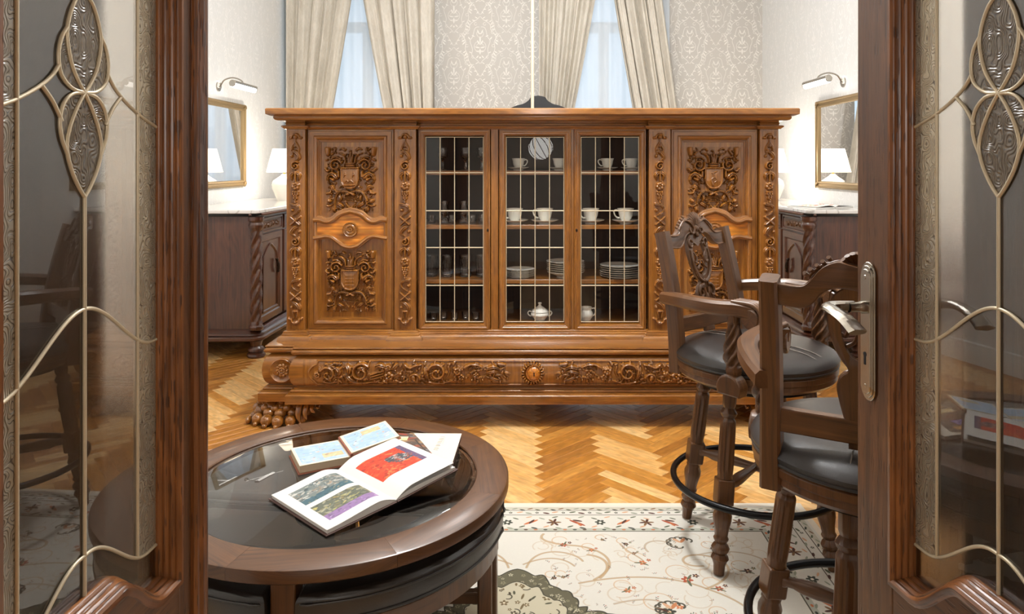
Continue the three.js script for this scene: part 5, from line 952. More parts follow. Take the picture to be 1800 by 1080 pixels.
    lob(1.03); c.fillStyle = '#5c5743'; c.fill(); c.lineWidth = 4; c.strokeStyle = '#38342a'; c.stroke();
    c.save(); lob(1.02); c.clip(); for (let i = 0; i < 900; i++) { const a = rnd() * 6.283, r = rr(0.2, 0.4) * m; c.globalAlpha = 0.85; rnd() < 0.5 ? flower(cx + Math.cos(a) * r * 1.16, cy + Math.sin(a) * r, rr(5, 10), ['#a89f86', '#8d8467', '#c2b99e'][i % 3], 5, '#38342a') : petal(cx + Math.cos(a) * r * 1.16, cy + Math.sin(a) * r, a * 5, rr(10, 20), 5, ['#3a362a', '#b7ad92', '#7c745a'][i % 3]); } c.restore();
    lob(0.84); c.fillStyle = '#b9b098'; c.fill(); c.strokeStyle = '#443f32'; c.lineWidth = 4; c.stroke();
    c.save(); lob(0.82); c.clip(); for (let i = 0; i < 420; i++) { const a = rnd() * 6.283, r = Math.sqrt(rnd()) * 0.32 * m, x = cx + Math.cos(a) * r * 1.16, y = cy + Math.sin(a) * r; if (i % 5 < 2) flower(x, y, rr(6, 14), ['#3f3524', '#6b5a3e', '#4b4a38', '#7c3f28', '#54503c'][i % 5], 5, '#d8cdb0'); else if (i % 5 < 4) petal(x, y, a * 3, rr(14, 30), 7, ['#4b4a38', '#6b5a3e', '#3f3524'][i % 3]); else { c.strokeStyle = '#4b4638'; c.lineWidth = 4; c.beginPath(); c.arc(x, y, rr(8, 18), a, a + 3.6); c.stroke(); } } c.restore();
  });
  tex.wrapS = tex.wrapT = THREE.ClampToEdgeWrapping;
  const pile = dataTex(512, 512, (u, v) => { const h = 128 + 120 * (nGrain(u, v) - 0.5); return [h, h, h]; }, false, 1, 1);
  const g = new THREE.BoxGeometry(w, 0.009, l, 2, 1, 2), uv = g.attributes.uv, p = g.attributes.position;
  for (let i = 0; i < p.count; i++) uv.setXY(i, p.getX(i) / w + 0.5, 0.5 - p.getZ(i) / l);
  const rug = tag(mesh('rug', g, std({ map: tex, roughness: 0.95, sheen: 0.3, sheenColor: new THREE.Color(1, 1, 1), sheenRoughness: 0.6 })), 'cream floral rug with olive medallion under the round table and stools', 'rug');
  rug.position.set((X0 + X1) / 2, 0.0047, -(D0 + D1) / 2);
}
const RUG = 0.0093;
// ------------------------------------------------------------------ round coffee table with four ottomans below
{
  const C = [-0.552, RUG, -2.06], t = thing('coffee_table', 'round dark wood coffee table with a clear glass top, books on it', 'table', C);
  const Ro = 0.484, Ri = 0.392, yT = 0.461, th = 0.034, n = 8;
  for (let k = 0; k < n; k++) {
    const a0 = k / n * 2 * PI + 0.25, a1 = (k + 1) / n * 2 * PI + 0.25 - 0.0012, pos = [], uv = [], S = 14;
    const prof = [[Ri, -th], [Ro - 0.006, -th], [Ro, -th + 0.005], [Ro, -0.006], [Ro - 0.002, -0.002], [Ro - 0.006, 0], [Ri + 0.003, 0], [Ri, -0.003], [Ri, -th]];
    for (let i = 0; i < S; i++) for (let j = 0; j < prof.length - 1; j++) {
      const q = (i2, j2) => { const a = lerp(a0, a1, i2 / S); return [prof[j2][0] * Math.cos(a), yT + prof[j2][1], prof[j2][0] * Math.sin(a)]; };
      const A = q(i, j), B = q(i + 1, j), D = q(i, j + 1), E = q(i + 1, j + 1), am = (a0 + a1) / 2;
      for (const P of [A, E, B, A, D, E]) { pos.push(...P); uv.push(P[0] * Math.cos(am) + P[2] * Math.sin(am) + P[1] + k, -P[0] * Math.sin(am) + P[2] * Math.cos(am) + k * 0.37); }
    }
    const g = new THREE.BufferGeometry(); g.setAttribute('position', new THREE.BufferAttribute(new Float32Array(pos), 3)); g.setAttribute('uv', new THREE.BufferAttribute(new Float32Array(uv), 2));
    mesh('rim_segment', toCreasedNormals(g, 0.6), WOOD.table, t);
  }
  const tableGlass = std({ color: 0xffffff, transmission: 1, thickness: 0.008, ior: 1.52, roughness: 0, attenuationColor: hex(200, 225, 215), attenuationDistance: 0.15 });
  mesh('glass_top', lathe([[0, -0.009], [Ri - 0.0015, -0.009], [Ri - 0.0015, -0.005], [Ri - 0.032, 0], [0, 0]].map(([r, y]) => [r, y + yT - 0.001]), 96), tableGlass, t);
  mesh('glass_ledge', lathe([[Ri - 0.012, yT - 0.0112], [Ri - 0.012, yT - th], [Ri + 0.002, yT - th], [Ri + 0.002, yT - 0.0112], [Ri - 0.012, yT - 0.0112]], 96), WOOD.table, t);
  for (let k = 0; k < 4; k++) {
    const a = k * PI / 2, leg = box(0.055, yT - th, 0.058, 0.006).translate(0.425, (yT - th) / 2, 0).rotateY(a);
    mesh('leg', leg, WOOD.table, t);
    mesh('stretcher', box(0.4, 0.035, 0.022, 0.003, 0).translate(0.2, 0.12, 0).rotateY(a), WOOD.table, t);
  }
  // ottomans: quarter-round, between the legs
  const names = ['near left', 'near right', 'far right', 'far left'];
  const wedge = (R, gap, rin) => { const pts = [], a0 = gap, a1 = PI / 2 - gap; const c = (r, a) => [r * Math.cos(a), r * Math.sin(a)]; const o = Math.asin(0.046 / R), oi = Math.asin(0.046 / rin); for (let i = 0; i <= 18; i++) pts.push(c(R, lerp(o, PI / 2 - o, i / 18))); for (let i = 0; i <= 4; i++) pts.push(c(rin, lerp(PI / 2 - oi, oi, i / 4))); return pts; };
  const cushion = () => new THREE.ExtrudeGeometry(shapeOf(wedge(0.458, 0, 0.12)), { depth: 0.03, bevelEnabled: true, bevelThickness: 0.02, bevelSize: 0.014, bevelOffset: 0, bevelSegments: 5, curveSegments: 16 }).rotateX(PI / 2);
  const cushionGeo = crease(cushion(), 50);
  const frameGeo = grain(slab(wedge(0.46, 0, 0.13), 0.05, 0.003).rotateX(PI / 2), 0);
  const welt = (y, k) => { const w = wedge(0.458 + 0.0135 + k, 0, 0.118).map(([x, z]) => [x, y, z]); return tube(w, 0.0035, 6, 90, true); };
  for (let k = 0; k < 4; k++) {
    const s = thing('ottoman', `black leather wedge ottoman tucked under the coffee table, ${names[k]} one`, 'ottoman', C, k * PI / 2 - PI / 2, 'ottomans under the coffee table');
    mesh('cushion', cushionGeo, ottomanLeather, s).position.y = 0.395 - 0.02;
    mesh('welt', welt(0.378, 0), ottomanLeather, s); mesh('welt', welt(0.337, 0), ottomanLeather, s);
    mesh('seat_frame', frameGeo, WOOD.table, s).position.y = 0.326;
    for (const [r, a] of [[0.43, 0.17], [0.43, PI / 2 - 0.17], [0.2, PI / 4]]) mesh('leg', box(0.035, 0.28, 0.035, 0.003).translate(r * Math.cos(a), 0.14, r * Math.sin(a)), WOOD.table, s);
  }
}
// ------------------------------------------------------------------ books on the glass
{
  const Y = RUG + 0.4605;
  const paper = std({ color: hex(222, 217, 210), roughness: 0.55 });
  const paint = (c, x, y, w, h, cols, n, big) => { c.save(); c.beginPath(); c.rect(x, y, w, h); c.clip(); c.fillStyle = cols[0]; c.fillRect(x, y, w, h); for (let i = 0; i < n; i++) { c.fillStyle = cols[Math.floor(rnd() * cols.length)]; c.globalAlpha = rr(0.35, 0.9); c.beginPath(); c.ellipse(x + rnd() * w, y + rnd() * h, rr(3, big), rr(2, big * 0.45), rr(-0.6, 0.6), 0, 7); c.fill(); } c.restore(); };
  const left = canvasTex(440, 560, (c, W, H) => { c.fillStyle = '#dcd8d2'; c.fillRect(0, 0, W, H); c.strokeStyle = '#c9c2ba'; c.lineWidth = 1; c.strokeRect(60, 70, 320, 190);
    paint(c, 62, 72, 316, 186, ['#6e7672', '#8a8a86', '#3f5458', '#b9b3a8', '#2e3c40', '#c9c4bd', '#97806a'], 260, 24); paint(c, 62, 205, 316, 52, ['#3d5c66', '#27454f', '#6f8a8c', '#9a8a70'], 60, 18);
    paint(c, 62, 300, 316, 190, ['#5c6052', '#7c7f6c', '#3a3f38', '#a8a389', '#8a7a4a', '#c2b56a'], 260, 22); paint(c, 62, 430, 316, 60, ['#8d6f9c', '#6a5278', '#b39abf', '#7c6a86'], 70, 16); });
  const right = canvasTex(440, 560, (c, W, H) => { c.fillStyle = '#dcd8d2'; c.fillRect(0, 0, W, H); paint(c, 50, 110, 340, 270, ['#c8391c', '#b02c16', '#e0562c', '#d94a24', '#8c2414', '#e88a4a'], 240, 26); for (let i = 0; i < 4; i++) paint(c, 200 + i * 14, 190 + i * 16, 120, 60, ['#3a3f46', '#c9c6c2', '#8a8f8a', '#c8391c', '#e8e2da', '#b5503a'], 50, 16); paint(c, 350, 110, 40, 270, ['#5a4a6a', '#8a5a50', '#b5503a', '#3f3a50'], 40, 14); });
  left.wrapS = left.wrapT = right.wrapS = right.wrapT = THREE.ClampToEdgeWrapping;
  const b1 = thing('open_book', 'large open art book with red painting page on the glass table', 'book', [-0.449, Y, -1.966], 47 * PI / 180);
  // page surface: x from the spine outwards, height profile f
  const sheet = (k, f, Wd, Ln, tex) => { const N = 26, pos = [], uv = [], idx = []; for (const layer of [0, 1]) for (let i = 0; i <= N; i++) { const x = i / N * Wd; for (const z of [-Ln / 2, Ln / 2]) { pos.push(k * x, layer ? Math.max(0.0, f(x) - 0.0012) : f(x), z); const uu = k < 0 ? 1 - i / N : i / N; uv.push(uu, z < 0 ? 1 : 0); } }
    for (let i = 0; i < N; i++) for (const o of [0, (N + 1) * 2]) { const a = o + i * 2; idx.push(a, a + 1, a + 3, a, a + 3, a + 2); }
    const g = new THREE.BufferGeometry(); g.setAttribute('position', new THREE.BufferAttribute(new Float32Array(pos), 3)); g.setAttribute('uv', new THREE.BufferAttribute(new Float32Array(uv), 2)); g.setIndex(idx); g.computeVertexNormals(); return g; };
  const block = (k, f, Wd, Ln) => { const pts = [[0, 0.003]]; for (let i = 20; i >= 0; i--) pts.push([k * i / 20 * Wd, f(i / 20 * Wd)]); pts.splice(1, 0, [k * Wd, 0.003]); const q = k < 0 ? pts.reverse() : pts; return new THREE.ExtrudeGeometry(shapeOf(q), { depth: Ln, bevelEnabled: false }).translate(0, 0, -Ln / 2); };
  const fL = (x) => 0.006 + 0.017 * Math.sin(Math.min(1, x / 0.06) * PI / 2) * (1 - 0.62 * smooth(0.03, 0.2, x)), fR = (x) => 0.006 + 0.019 * Math.sin(Math.min(1, x / 0.06) * PI / 2) - 0.001 * smooth(0.08, 0.21, x), fR0 = (x) => 0.006 + 0.008 * Math.sin(Math.min(1, x / 0.05) * PI / 2) * (1 - 0.5 * smooth(0.05, 0.2, x)), fR1 = (x) => 0.006 + 0.014 * Math.sin(Math.min(1, x / 0.06) * PI / 2) - 0.004 * smooth(0.08, 0.2, x);
  const cover = std({ color: hex(74, 46, 38), roughness: 0.5 });
  const lh = new THREE.Group(); lh.name = 'left_half'; b1.add(lh); lh.position.y = 0.012; lh.rotation.z = 0.054;
  const rh = new THREE.Group(); rh.name = 'right_half'; b1.add(rh); rh.position.y = 0.012; rh.rotation.z = 0.1;
  mesh('cover', boxAt(-0.207, -0.001, 0, 0.003, -0.141, 0.141, 0.001), cover, lh); mesh('cover', boxAt(0.001, 0.207, 0, 0.003, -0.141, 0.141, 0.001), cover, rh);
  mesh('page_block', block(-1, (x) => fL(x) - 0.001, 0.2, 0.27), paper, lh); mesh('page_block', block(1, fR0, 0.2, 0.27), paper, rh);
  mesh('printed_page', sheet(-1, fL, 0.201, 0.271, left), std({ map: left, roughness: 0.5, side: THREE.DoubleSide }), lh, 'left page with two landscape pictures');
  mesh('printed_page', sheet(1, fR, 0.196, 0.271, right), std({ map: right, roughness: 0.5, side: THREE.DoubleSide }), rh, 'right page with one red picture');
  mesh('lifted_page', sheet(1, fR1, 0.192, 0.269, right), paper, rh);
  // small open book of blue maps
  const maps = [0, 1].map((k) => { const t = canvasTex(300, 320, (c, W, H) => { c.fillStyle = '#e6d8bd'; c.fillRect(0, 0, W, H); paint(c, 16, 16, W - 32, H - 32, ['#9fb8d2', '#a9bfd8', '#94aecb', '#b6c6da'], 160, 40); paint(c, k ? 120 : 150, k ? 40 : 190, 120, 70, ['#c9b48a', '#d9cba6', '#b59b7c', '#a8b88a'], 50, 16); for (let i = 0; i < 26; i++) { c.fillStyle = ['#b9c48e', '#d6b9a0', '#cfa68e', '#e2d7b8', '#8a7a6c'][i % 5]; c.globalAlpha = 0.7; c.beginPath(); c.ellipse(30 + rnd() * 240, 30 + rnd() * 250, rr(4, 16), rr(3, 9), rnd() * 3, 0, 7); c.fill(); } }); t.wrapS = t.wrapT = THREE.ClampToEdgeWrapping; return t; });
  const b2 = thing('map_book', 'small open book with pale blue map pages at the back left', 'book', [-0.565, Y, -2.2], 28 * PI / 180);
  const tan = std({ color: hex(206, 182, 152), roughness: 0.6 }), rust = std({ color: hex(150, 88, 66), roughness: 0.6 });
  mesh('cover', boxAt(-0.152, 0, 0, 0.003, -0.077, 0.077, 0.001), rust, b2);
  mesh('page_block', boxAt(-0.147, 0.0, 0.003, 0.023, -0.073, 0.073, 0.002), tan, b2);
  const flat = (w, l, tex) => { const g = new THREE.BoxGeometry(w, 0.0016, l), p = g.attributes.position, uv = g.attributes.uv; for (let i = 0; i < p.count; i++) uv.setXY(i, p.getX(i) / w + 0.5, 0.5 - p.getZ(i) / l); return g; };
  mesh('map_page', flat(0.147, 0.147), std({ map: maps[0], roughness: 0.5 }), b2).position.set(-0.0735, 0.0242, 0);
  const rp = new THREE.Group(); rp.name = 'raised_half'; b2.add(rp); rp.position.set(0.0, 0.029, 0); rp.rotation.z = 0.17;
  mesh('page_block', boxAt(0, 0.148, 0, 0.004, -0.073, 0.073, 0.001), tan, rp); mesh('cover', boxAt(0, 0.152, -0.003, 0, -0.077, 0.077, 0.001), rust, rp); mesh('map_page', flat(0.147, 0.147), std({ map: maps[1], roughness: 0.5 }), rp).position.set(0.0745, 0.0052, 0);
  mesh('spine', boxAt(-0.004, 0.004, 0.0, 0.034, -0.077, 0.077, 0.001), rust, b2);
  // catalogue with a painted corner
  const cov = canvasTex(540, 480, (c, W, H) => { c.fillStyle = '#e4d9c8'; c.fillRect(0, 0, W, H); for (let i = 0; i < 500; i++) { c.fillStyle = `rgba(${rnd() < 0.5 ? '255,250,240' : '170,150,125'},0.12)`; c.fillRect(rnd() * W, rnd() * H, 14, 3); }
    c.save(); c.beginPath(); c.moveTo(0, 0); c.lineTo(230, 0); c.lineTo(300, 130); c.lineTo(400, 330); c.lineTo(440, 430); c.lineTo(330, 470); c.lineTo(0, 480); c.closePath(); c.clip(); paint(c, 0, 0, W, H, ['#5a4a42', '#8a6a52', '#a8432c', '#c9a06a', '#4a4652', '#777d82'], 240, 40); paint(c, 60, 60, 150, 60, ['#f0dca0', '#e6b464', '#efe6d6'], 40, 30); paint(c, 170, 260, 110, 80, ['#7f78c4', '#9a94d6', '#d8b0cc', '#5a4a8a'], 40, 26); paint(c, 220, 360, 140, 50, ['#e0a050', '#f0c884', '#d88a4a'], 30, 24); c.restore();
    c.strokeStyle = '#3a322b'; c.lineWidth = 9; c.beginPath(); c.moveTo(260, 110); c.quadraticCurveTo(330, 250, 440, 430); c.stroke();
    c.strokeStyle = '#4a443d'; c.lineWidth = 4; for (let i = 0; i < 9; i++) { const y = 60 + i * 26, x = 412 - i * 1.5; c.beginPath(); c.moveTo(x, y); c.lineTo(x + 26, y + (i % 3) * 4); if (i % 2) { c.moveTo(x, y + 13); c.lineTo(x + 26, y + 12); } c.stroke(); } c.globalAlpha = 0.45; c.lineWidth = 2; for (let i = 0; i < 12; i++) { c.beginPath(); c.moveTo(436, 66 + i * 10); c.lineTo(446, 66 + i * 10); c.stroke(); } });
  cov.wrapS = cov.wrapT = THREE.ClampToEdgeWrapping;
  const b3 = thing('catalogue', 'closed cream catalogue with painted cover corner at the back right', 'book', [-0.366, Y, -2.228], -0.02);
  mesh('page_block', boxAt(-0.132, 0.133, 0.002, 0.0135, -0.115, 0.116, 0.001), paper, b3); mesh('back_cover', boxAt(-0.135, 0.136, 0, 0.002, -0.118, 0.119, 0.0008), cover, b3);
  mesh('front_cover', flat(0.271, 0.237), std({ map: cov, roughness: 0.42, clearcoat: 0.2 }), b3).position.set(0.0005, 0.0143, 0.0005);
}
// ------------------------------------------------------------------ swivel bar stools
function barStool(label, pos, baseTurn, turn) {
  const t = thing('bar_stool', label, 'stool', pos, baseTurn, 'carved bar stools');
  const w = WOOD.walnut, up = turn - baseTurn;
  const rot = (g) => g.rotateY(up);
  // base: four splayed legs, stretchers, foot ring
  const legProf = [[0.0, 0.0], [0.017, 0.0], [0.019, 0.03], [0.024, 0.042], [0.029, 0.05], [0.026, 0.06], [0.02, 0.066], [0.027, 0.074], [0.03, 0.083], [0.025, 0.093], [0.018, 0.1], [0.023, 0.107], [0.025, 0.113], [0.021, 0.12], [0.023, 0.14], [0.03, 0.17], [0.031, 0.186], [0.024, 0.205], [0.026, 0.213], [0.022, 0.222], [0.022, 0.3], [0.026, 0.304], [0.024, 0.312], [0.0255, 0.322], [0.0265, 0.35], [0.0255, 0.485], [0.0245, 0.49], [0.019, 0.498], [0.025, 0.505], [0.028, 0.514], [0.022, 0.524], [0.018, 0.53], [0.022, 0.54], [0.0235, 0.58]];
  const legGeo = turned(legProf, 32, { n: 10, y0: 0.325, y1: 0.483, fade: 0.006, amp: 0.16, flute: true, step: 0.02 });
  const block = box(0.056, 0.082, 0.056, 0.006).translate(0, 0.262, 0);
  for (const [sx, sz] of [[-1, -1], [1, -1], [1, 1], [-1, 1]]) {
    const leg = new THREE.Group(); leg.name = 'leg'; t.add(leg);
    const bx = sx * 0.193, bz = sz * 0.193, tx = sx * 0.135, tz = sz * 0.135, axis = V(tx - bx, 0.585, tz - bz).normalize();
    leg.position.set(bx, 0.0028, bz); leg.quaternion.setFromUnitVectors(V(0, 1, 0), axis);
    mesh('turned_leg', legGeo, w, leg); mesh('leg_block', block, w, leg);
  }
  const sProf = [[0.011, 0], [0.014, 0.02], [0.018, 0.026], [0.014, 0.034], [0.013, 0.05], [0.019, 0.075], [0.0195, 0.11], [0.015, 0.18], [0.013, 0.235]];
  for (let k = 0; k < 4; k++) mesh('stretcher', turned([...sProf].map(([r, y]) => [r, y]), 16).rotateZ(PI / 2).translate(0.235, 0.268, 0).rotateY(PI / 4 + k * PI / 2), w, t);
  mesh('foot_ring', new THREE.TorusGeometry(0.285, 0.0115, 12, 72).rotateX(PI / 2).translate(0, 0.228, 0), blackMetal, t);
  mesh('swivel_plate', turned([[0.2, 0.575], [0.215, 0.58], [0.215, 0.592], [0.1, 0.597], [0, 0.597]], 32), blackMetal, t);
  // seat
  mesh('seat_rail', turned([[0.0, 0.596], [0.235, 0.596], [0.262, 0.604], [0.272, 0.615], [0.27, 0.628], [0.276, 0.634], [0.276, 0.65], [0.27, 0.656], [0, 0.656]], 56), w, t);
  mesh('seat_cushion', lathe([[0.266, 0.656], [0.276, 0.662], [0.28, 0.676], [0.272, 0.69], [0.25, 0.702], [0.2, 0.712], [0.12, 0.718], [0, 0.721]], 60), leather, t);
  mesh('welt', new THREE.TorusGeometry(0.2745, 0.0045, 8, 80).rotateX(PI / 2).translate(0, 0.66, 0), leather, t);
  for (const q of [-1, 1]) mesh('seam', rot(tube([[q * 0.02, 0.699, -0.252], [q * 0.02, 0.713, -0.2], [q * 0.02, 0.7215, 0], [q * 0.02, 0.713, 0.2], [q * 0.02, 0.699, 0.252]], 0.0016, 6, 40)), std({ color: hex(120, 112, 104), roughness: 0.7 }), t);
  // back posts
  const postPts = (s) => [[s * 0.193, 0.6, -0.19], [s * 0.192, 0.72, -0.196], [s * 0.188, 0.86, -0.216], [s * 0.184, 0.98, -0.242], [s * 0.181, 1.092, -0.272]];
  for (const s of [-1, 1]) mesh('back_post', rot(bar(postPts(s), (q) => roundRect(0.04 + 0.008 * (1 - q), 0.05, 0.006), 20, 40, V(0, 0, 1))), w, t);
  const zAt = (y) => y < 0.72 ? lerp(-0.19, -0.196, (y - 0.6) / 0.12) : y < 0.86 ? lerp(-0.196, -0.216, (y - 0.72) / 0.14) : y < 0.98 ? lerp(-0.216, -0.242, (y - 0.86) / 0.12) : lerp(-0.242, -0.272, (y - 0.98) / 0.112);
  const lean = (g) => { const p = g.attributes.position; for (let i = 0; i < p.count; i++) p.setZ(i, p.getZ(i) + zAt(p.getY(i))); g.computeVertexNormals?.(); return g; };
  // crest rail: swan-neck with shell
  const topC = mirrorX(curve2([[-0.164, 1.082], [-0.118, 1.079], [-0.098, 1.09], [-0.07, 1.123], [-0.04, 1.138], [-0.018, 1.134], [0, 1.13]], 34));
  const lowC = mirrorX(curve2([[-0.164, 1.034], [-0.115, 1.03], [-0.09, 1.044], [-0.07, 1.068], [-0.045, 1.08], [-0.02, 1.08], [0, 1.078]], 34));
  mesh('crest_rail', rot(crease(lean(grain(slab([...lowC, ...topC.slice().reverse()], 0.028, 0.003, [], 2).translate(0, 0, -0.014), 0)), 40)), w, t);
  const tubesL = (list) => merge(list.map(([pts, r0, r1]) => tube(pts, (q) => lerp(r0, r1, q), 8, pts.length * 6)));
  const mir = (pts) => pts.map(([x, y, z]) => [-x, y, z]);
  const line3 = (c, dy, z, step = 3) => c.filter((_, i) => i % step === 0).map(([x, y]) => [x, y + dy, z]);
  const crestOrn = [[line3(topC, -0.002, 0.014), 0.004, 0.004], [line3(lowC, 0.004, 0.014), 0.003, 0.003]];
  for (let i = 0; i < 9; i++) { const a = (i - 4) / 4 * 1.15; crestOrn.push([[[Math.sin(a) * 0.012, 1.105 + Math.cos(a) * 0.01, 0.014], [Math.sin(a) * 0.026, 1.112 + Math.cos(a) * 0.028, 0.017], [Math.sin(a) * 0.04, 1.114 + Math.cos(a) * 0.044, 0.01]], 0.0035, 0.0075]); }
  const curl = [[-0.012, 1.1, 0.016], [-0.03, 1.122, 0.017], [-0.06, 1.13, 0.017], [-0.088, 1.112, 0.016], [-0.1, 1.098, 0.015]], curl2 = [[-0.01, 1.1, 0.017], [-0.022, 1.082, 0.017], [-0.036, 1.086, 0.017], [-0.034, 1.1, 0.016], [-0.024, 1.098, 0.016]];
  for (const c of [curl, curl2]) { crestOrn.push([c, 0.0055, 0.003], [mir(c), 0.0055, 0.003]); }
  for (let i = 0; i < 5; i++) for (const s of [-1, 1]) crestOrn.push([[[s * (0.055 + i * 0.012), 1.139 - i * 0.009, 0.012], [s * (0.058 + i * 0.0125), 1.146 - i * 0.0095, 0.004]], 0.005, 0.005]);
  const crestShell = tubesL(crestOrn);
  mesh('crest_carving', rot(merge([lean(crestShell), lean(ball(0, 1.1, 0.016, 0.01, 0.012, 0.009)), lean(ball(0, 1.075, 0.014, 0.008, 0.01, 0.008))])), w, t);
  // pierced splat
  const out = mirrorX(curve2([[-0.028, 0.72], [-0.03, 0.76], [-0.044, 0.82], [-0.05, 0.86], [-0.04, 0.885], [-0.026, 0.9], [-0.042, 0.925], [-0.058, 0.965], [-0.064, 1.01], [-0.056, 1.055], [-0.03, 1.082], [0, 1.086]], 60));
  const inn = mirrorX(curve2([[0, 0.918], [-0.022, 0.93], [-0.036, 0.96], [-0.041, 1.0], [-0.034, 1.036], [-0.02, 1.048], [0, 1.034]], 30)).slice(0, -1);
  mesh('splat', rot(crease(lean(grain(slab(out, 0.016, 0.003, [inn], 1).translate(0, 0, -0.008), 1)), 40)), w, t);
  const sp = [];
  const S = (pts, r0, r1) => { sp.push([pts, r0, r1], [mir(pts), r0, r1]); };
  S([[-0.03, 1.05, 0.009], [-0.046, 1.06, 0.01], [-0.055, 1.045, 0.01], [-0.044, 1.03, 0.01], [-0.034, 1.038, 0.01]], 0.005, 0.004);
  S([[-0.052, 1.02, 0.009], [-0.053, 0.98, 0.01], [-0.044, 0.945, 0.01], [-0.028, 0.916, 0.01], [-0.008, 0.902, 0.01]], 0.004, 0.006);
  S([[-0.036, 1.01, 0.006], [-0.024, 0.992, 0.007], [-0.03, 0.972, 0.008], [-0.04, 0.978, 0.008]], 0.004, 0.005); S([[-0.028, 0.95, 0.006], [-0.014, 0.96, 0.007], [-0.006, 0.98, 0.007]], 0.005, 0.003);
  S([[-0.012, 0.893, 0.01], [-0.032, 0.888, 0.011], [-0.044, 0.868, 0.011], [-0.036, 0.85, 0.011], [-0.022, 0.856, 0.011], [-0.024, 0.87, 0.011]], 0.006, 0.004);
  S([[-0.014, 0.88, 0.01], [-0.01, 0.855, 0.011], [-0.016, 0.835, 0.011], [-0.026, 0.82, 0.01]], 0.006, 0.003); S([[-0.04, 0.84, 0.009], [-0.036, 0.81, 0.01], [-0.028, 0.785, 0.01]], 0.005, 0.003);
  mesh('splat_carving', rot(merge([lean(tubesL(sp)), lean(ball(0, 0.905, 0.01, 0.009, 0.009, 0.008)), lean(ball(0, 0.845, 0.01, 0.008, 0.016, 0.007)), lean(ball(0, 0.815, 0.01, 0.01, 0.008, 0.007))])), w, t);
  mesh('lower_rail', rot(boxAt(-0.175, 0.175, 0.735, 0.79, -0.215, -0.19, 0.005, 0)), w, t);
  // arms
  for (const s of [-1, 1]) {
    const arm = new THREE.Group(); arm.name = 'arm'; t.add(arm); arm.rotation.y = up;
    const pts = [[s * 0.198, 0.858, -0.245], [s * 0.226, 0.866, -0.2], [s * 0.262, 0.874, -0.12], [s * 0.285, 0.878, -0.03], [s * 0.282, 0.878, 0.05], [s * 0.262, 0.88, 0.12], [s * 0.248, 0.872, 0.168]];
    mesh('arm_rail', bar(pts, (q) => roundRect(lerp(0.042, 0.06, q), lerp(0.042, 0.05, q), 0.009), 34), w, arm);
    const scroll = []; for (let i = 0; i < 4; i++) { const o = (i - 1.5) * 0.014; const c = []; for (let k = 0; k <= 14; k++) { const a = PI / 2 - k / 14 * 2.0 * PI * 0.8, r = 0.042 * (1 - 0.45 * k / 14); c.push([s * 0.252 + o, 0.858 + Math.sin(a) * r, 0.165 + Math.cos(a) * r]); } scroll.push(tube([[s * 0.262 + o, 0.902, 0.1], ...c], (q) => 0.0086, 8, 50)); }
    scroll.push(turned([[0, -0.03], [0.028, -0.03], [0.032, -0.026], [0.032, 0.026], [0.028, 0.03], [0, 0.03]], 20).rotateZ(PI / 2).translate(s * 0.252, 0.856, 0.163));
    for (let i = 0; i < 6; i++) scroll.push(ball(s * 0.262 + rr(-0.014, 0.014), 0.9, 0.06 + i * 0.009, 0.006, 0.004, 0.007, 8));
    mesh('knuckle_scroll', merge(scroll), w, arm);
    mesh('arm_support', turned([[0.018, 0.665], [0.024, 0.672], [0.026, 0.684], [0.024, 0.69], [0.034, 0.715], [0.036, 0.735], [0.03, 0.775], [0.022, 0.82], [0.019, 0.845], [0.021, 0.865]], 72, { n: 6, y0: 0.69, y1: 0.84, fade: 0.012, amp: 0.4, twist: 150, step: 0.003 }).translate(s * 0.272, 0, 0.1), w, arm);
    const footPts = curve2([[-0.04, 0.0], [-0.045, 0.03], [-0.028, 0.058], [0, 0.066], [0.028, 0.058], [0.045, 0.03], [0.04, 0.0]], 24);
    mesh('support_bracket', grain(slab(footPts, 0.05, 0.006, [], 2).translate(0, 0, -0.025).rotateY(PI / 2 + s * 0.0).translate(s * 0.282, 0.606, 0.1), 1), w, arm);
  }
  return t;
}
barStool('carved bar stool facing the camera, its shell crest before the cabinet', [0.79, RUG, -2.585], 0.06, 0.695);
barStool('carved bar stool half hidden behind the right door leaf, seen from behind', [0.815, RUG, -1.75], 0.12, 2.618);
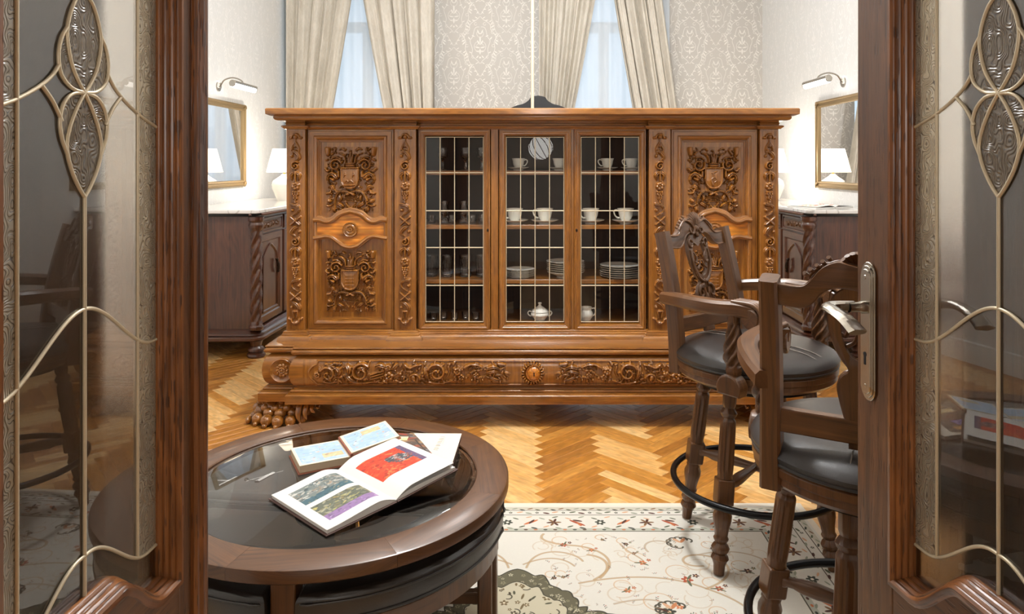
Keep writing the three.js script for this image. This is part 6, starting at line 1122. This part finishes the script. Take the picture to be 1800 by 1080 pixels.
// ------------------------------------------------------------------ dark furniture added out of view at the sides to darken the lower door glass
{
  const t = thing('added_armchair', 'dark brown leather easy chair added to darken the left door glass', 'added_armchair', [-1.62, 0, -2.0], 1.15);
  const lt = ottomanLeather, rb = (x0, x1, y0, y1, z0, z1, r) => move(new RoundedBoxGeometry(x1 - x0, y1 - y0, z1 - z0, 4, r), (x0 + x1) / 2, (y0 + y1) / 2, (z0 + z1) / 2);
  mesh('seat_base', rb(-0.36, 0.36, 0.1, 0.32, -0.36, 0.36, 0.03), lt, t);
  mesh('seat_cushion', rb(-0.27, 0.27, 0.31, 0.46, -0.24, 0.38, 0.05), lt, t);
  mesh('backrest', rb(-0.36, 0.36, 0.3, 1.02, -0.42, -0.22, 0.08), lt, t);
  for (const s of [-1, 1]) mesh('armrest', rb(s * 0.34 - 0.08, s * 0.34 + 0.08, 0.2, 0.64, -0.34, 0.38, 0.06), lt, t);
  for (const [x, z] of [[-0.32, -0.34], [0.32, -0.34], [0.32, 0.32], [-0.32, 0.32]]) mesh('foot', turned([[0, 0], [0.02, 0], [0.03, 0.05], [0.035, 0.11]], 16).translate(x, 0, z), WOOD.walnut, t);
  const b = thing('added_bar_counter', 'dark wooden bar counter added to darken the right door glass', 'bar', [1.78, 0, -2.15]);  // added to block the light behind the lower right glass
  mesh('counter_top', boxAt(-0.42, 0.42, 1.06, 1.1, -0.75, 0.75, 0.012, 2), WOOD.mahogany, b);
  mesh('front_panel', boxAt(-0.2, -0.15, 0.06, 1.06, -0.68, 0.68), WOOD.mahogany, b);
  for (const z of [-0.68, 0.63]) mesh('end_panel', boxAt(-0.2, 0.38, 0.0, 1.06, z, z + 0.05), WOOD.mahogany, b);
  for (let k = 0; k < 3; k++) mesh('raised_panel', frameXY(rectPath(-0.2, 0.2, 0.16, 0.94), [[0, 0], [0.01, 0.014], [0.03, 0.014], [0.045, 0.004]]).rotateY(-PI / 2).translate(-0.2, 0, -0.45 + k * 0.45), WOOD.mahogany, b);
}
// ------------------------------------------------------------------ ceiling lamp of the room and globe lamp of the hall (both outside the frame)
{
  const lampGlass = std({ color: hex(250, 246, 238), roughness: 0.4, emissive: new THREE.Color(0.97, 0.98, 1), emissiveIntensity: 3 });
  for (const [x, d, lab, I] of [[0.0, 3.0, 'white glass bowl lamp on the ceiling in front of the carved cabinet', 20], [0.0, 5.6, 'white glass bowl lamp on the ceiling behind the carved cabinet', 3]]) {
    const t = thing('ceiling_lamp', lab, 'lamp', [x, CEIL, -d], 0, 'ceiling lamps');
    mesh('ceiling_rose', turned([[0, 0], [0.07, 0], [0.07, -0.02], [0.03, -0.04], [0.012, -0.05], [0.012, -0.2]].reverse(), 28), brass, t);
    mesh('glass_bowl', lathe([[0.02, -0.2], [0.13, -0.21], [0.185, -0.25], [0.17, -0.31], [0.1, -0.36], [0, -0.375]], 36), lampGlass, t);
    lampLight('ceiling_light', x, CEIL - 0.29, d, I, new THREE.Color(0.96, 0.98, 1), 8);
  }
  const h = thing('globe_lamp', 'globe pendant lamp hanging in the hall behind the camera', 'lamp', [0.1, 1.56, 0.95]);
  mesh('globe', new THREE.SphereGeometry(0.15, 32, 20), std({ color: hex(250, 248, 244), roughness: 0.35, emissive: new THREE.Color(1, 0.97, 0.92), emissiveIntensity: 9 }), h);
  for (let i = 0; i < 6; i++) mesh('cage_ring', new THREE.TorusGeometry(0.153, 0.005, 6, 48).rotateY(i * PI / 6).rotateZ(0.5), nickel, h);
  mesh('cord', turned([[0.004, 0.15], [0.004, CEIL - 1.56]], 8), blackMetal, h);
  lampLight('hall_light', 0.1, 1.56, -0.95, 1.5, new THREE.Color(1, 0.99, 0.98), 7);
}
renderer.render(scene, camera);
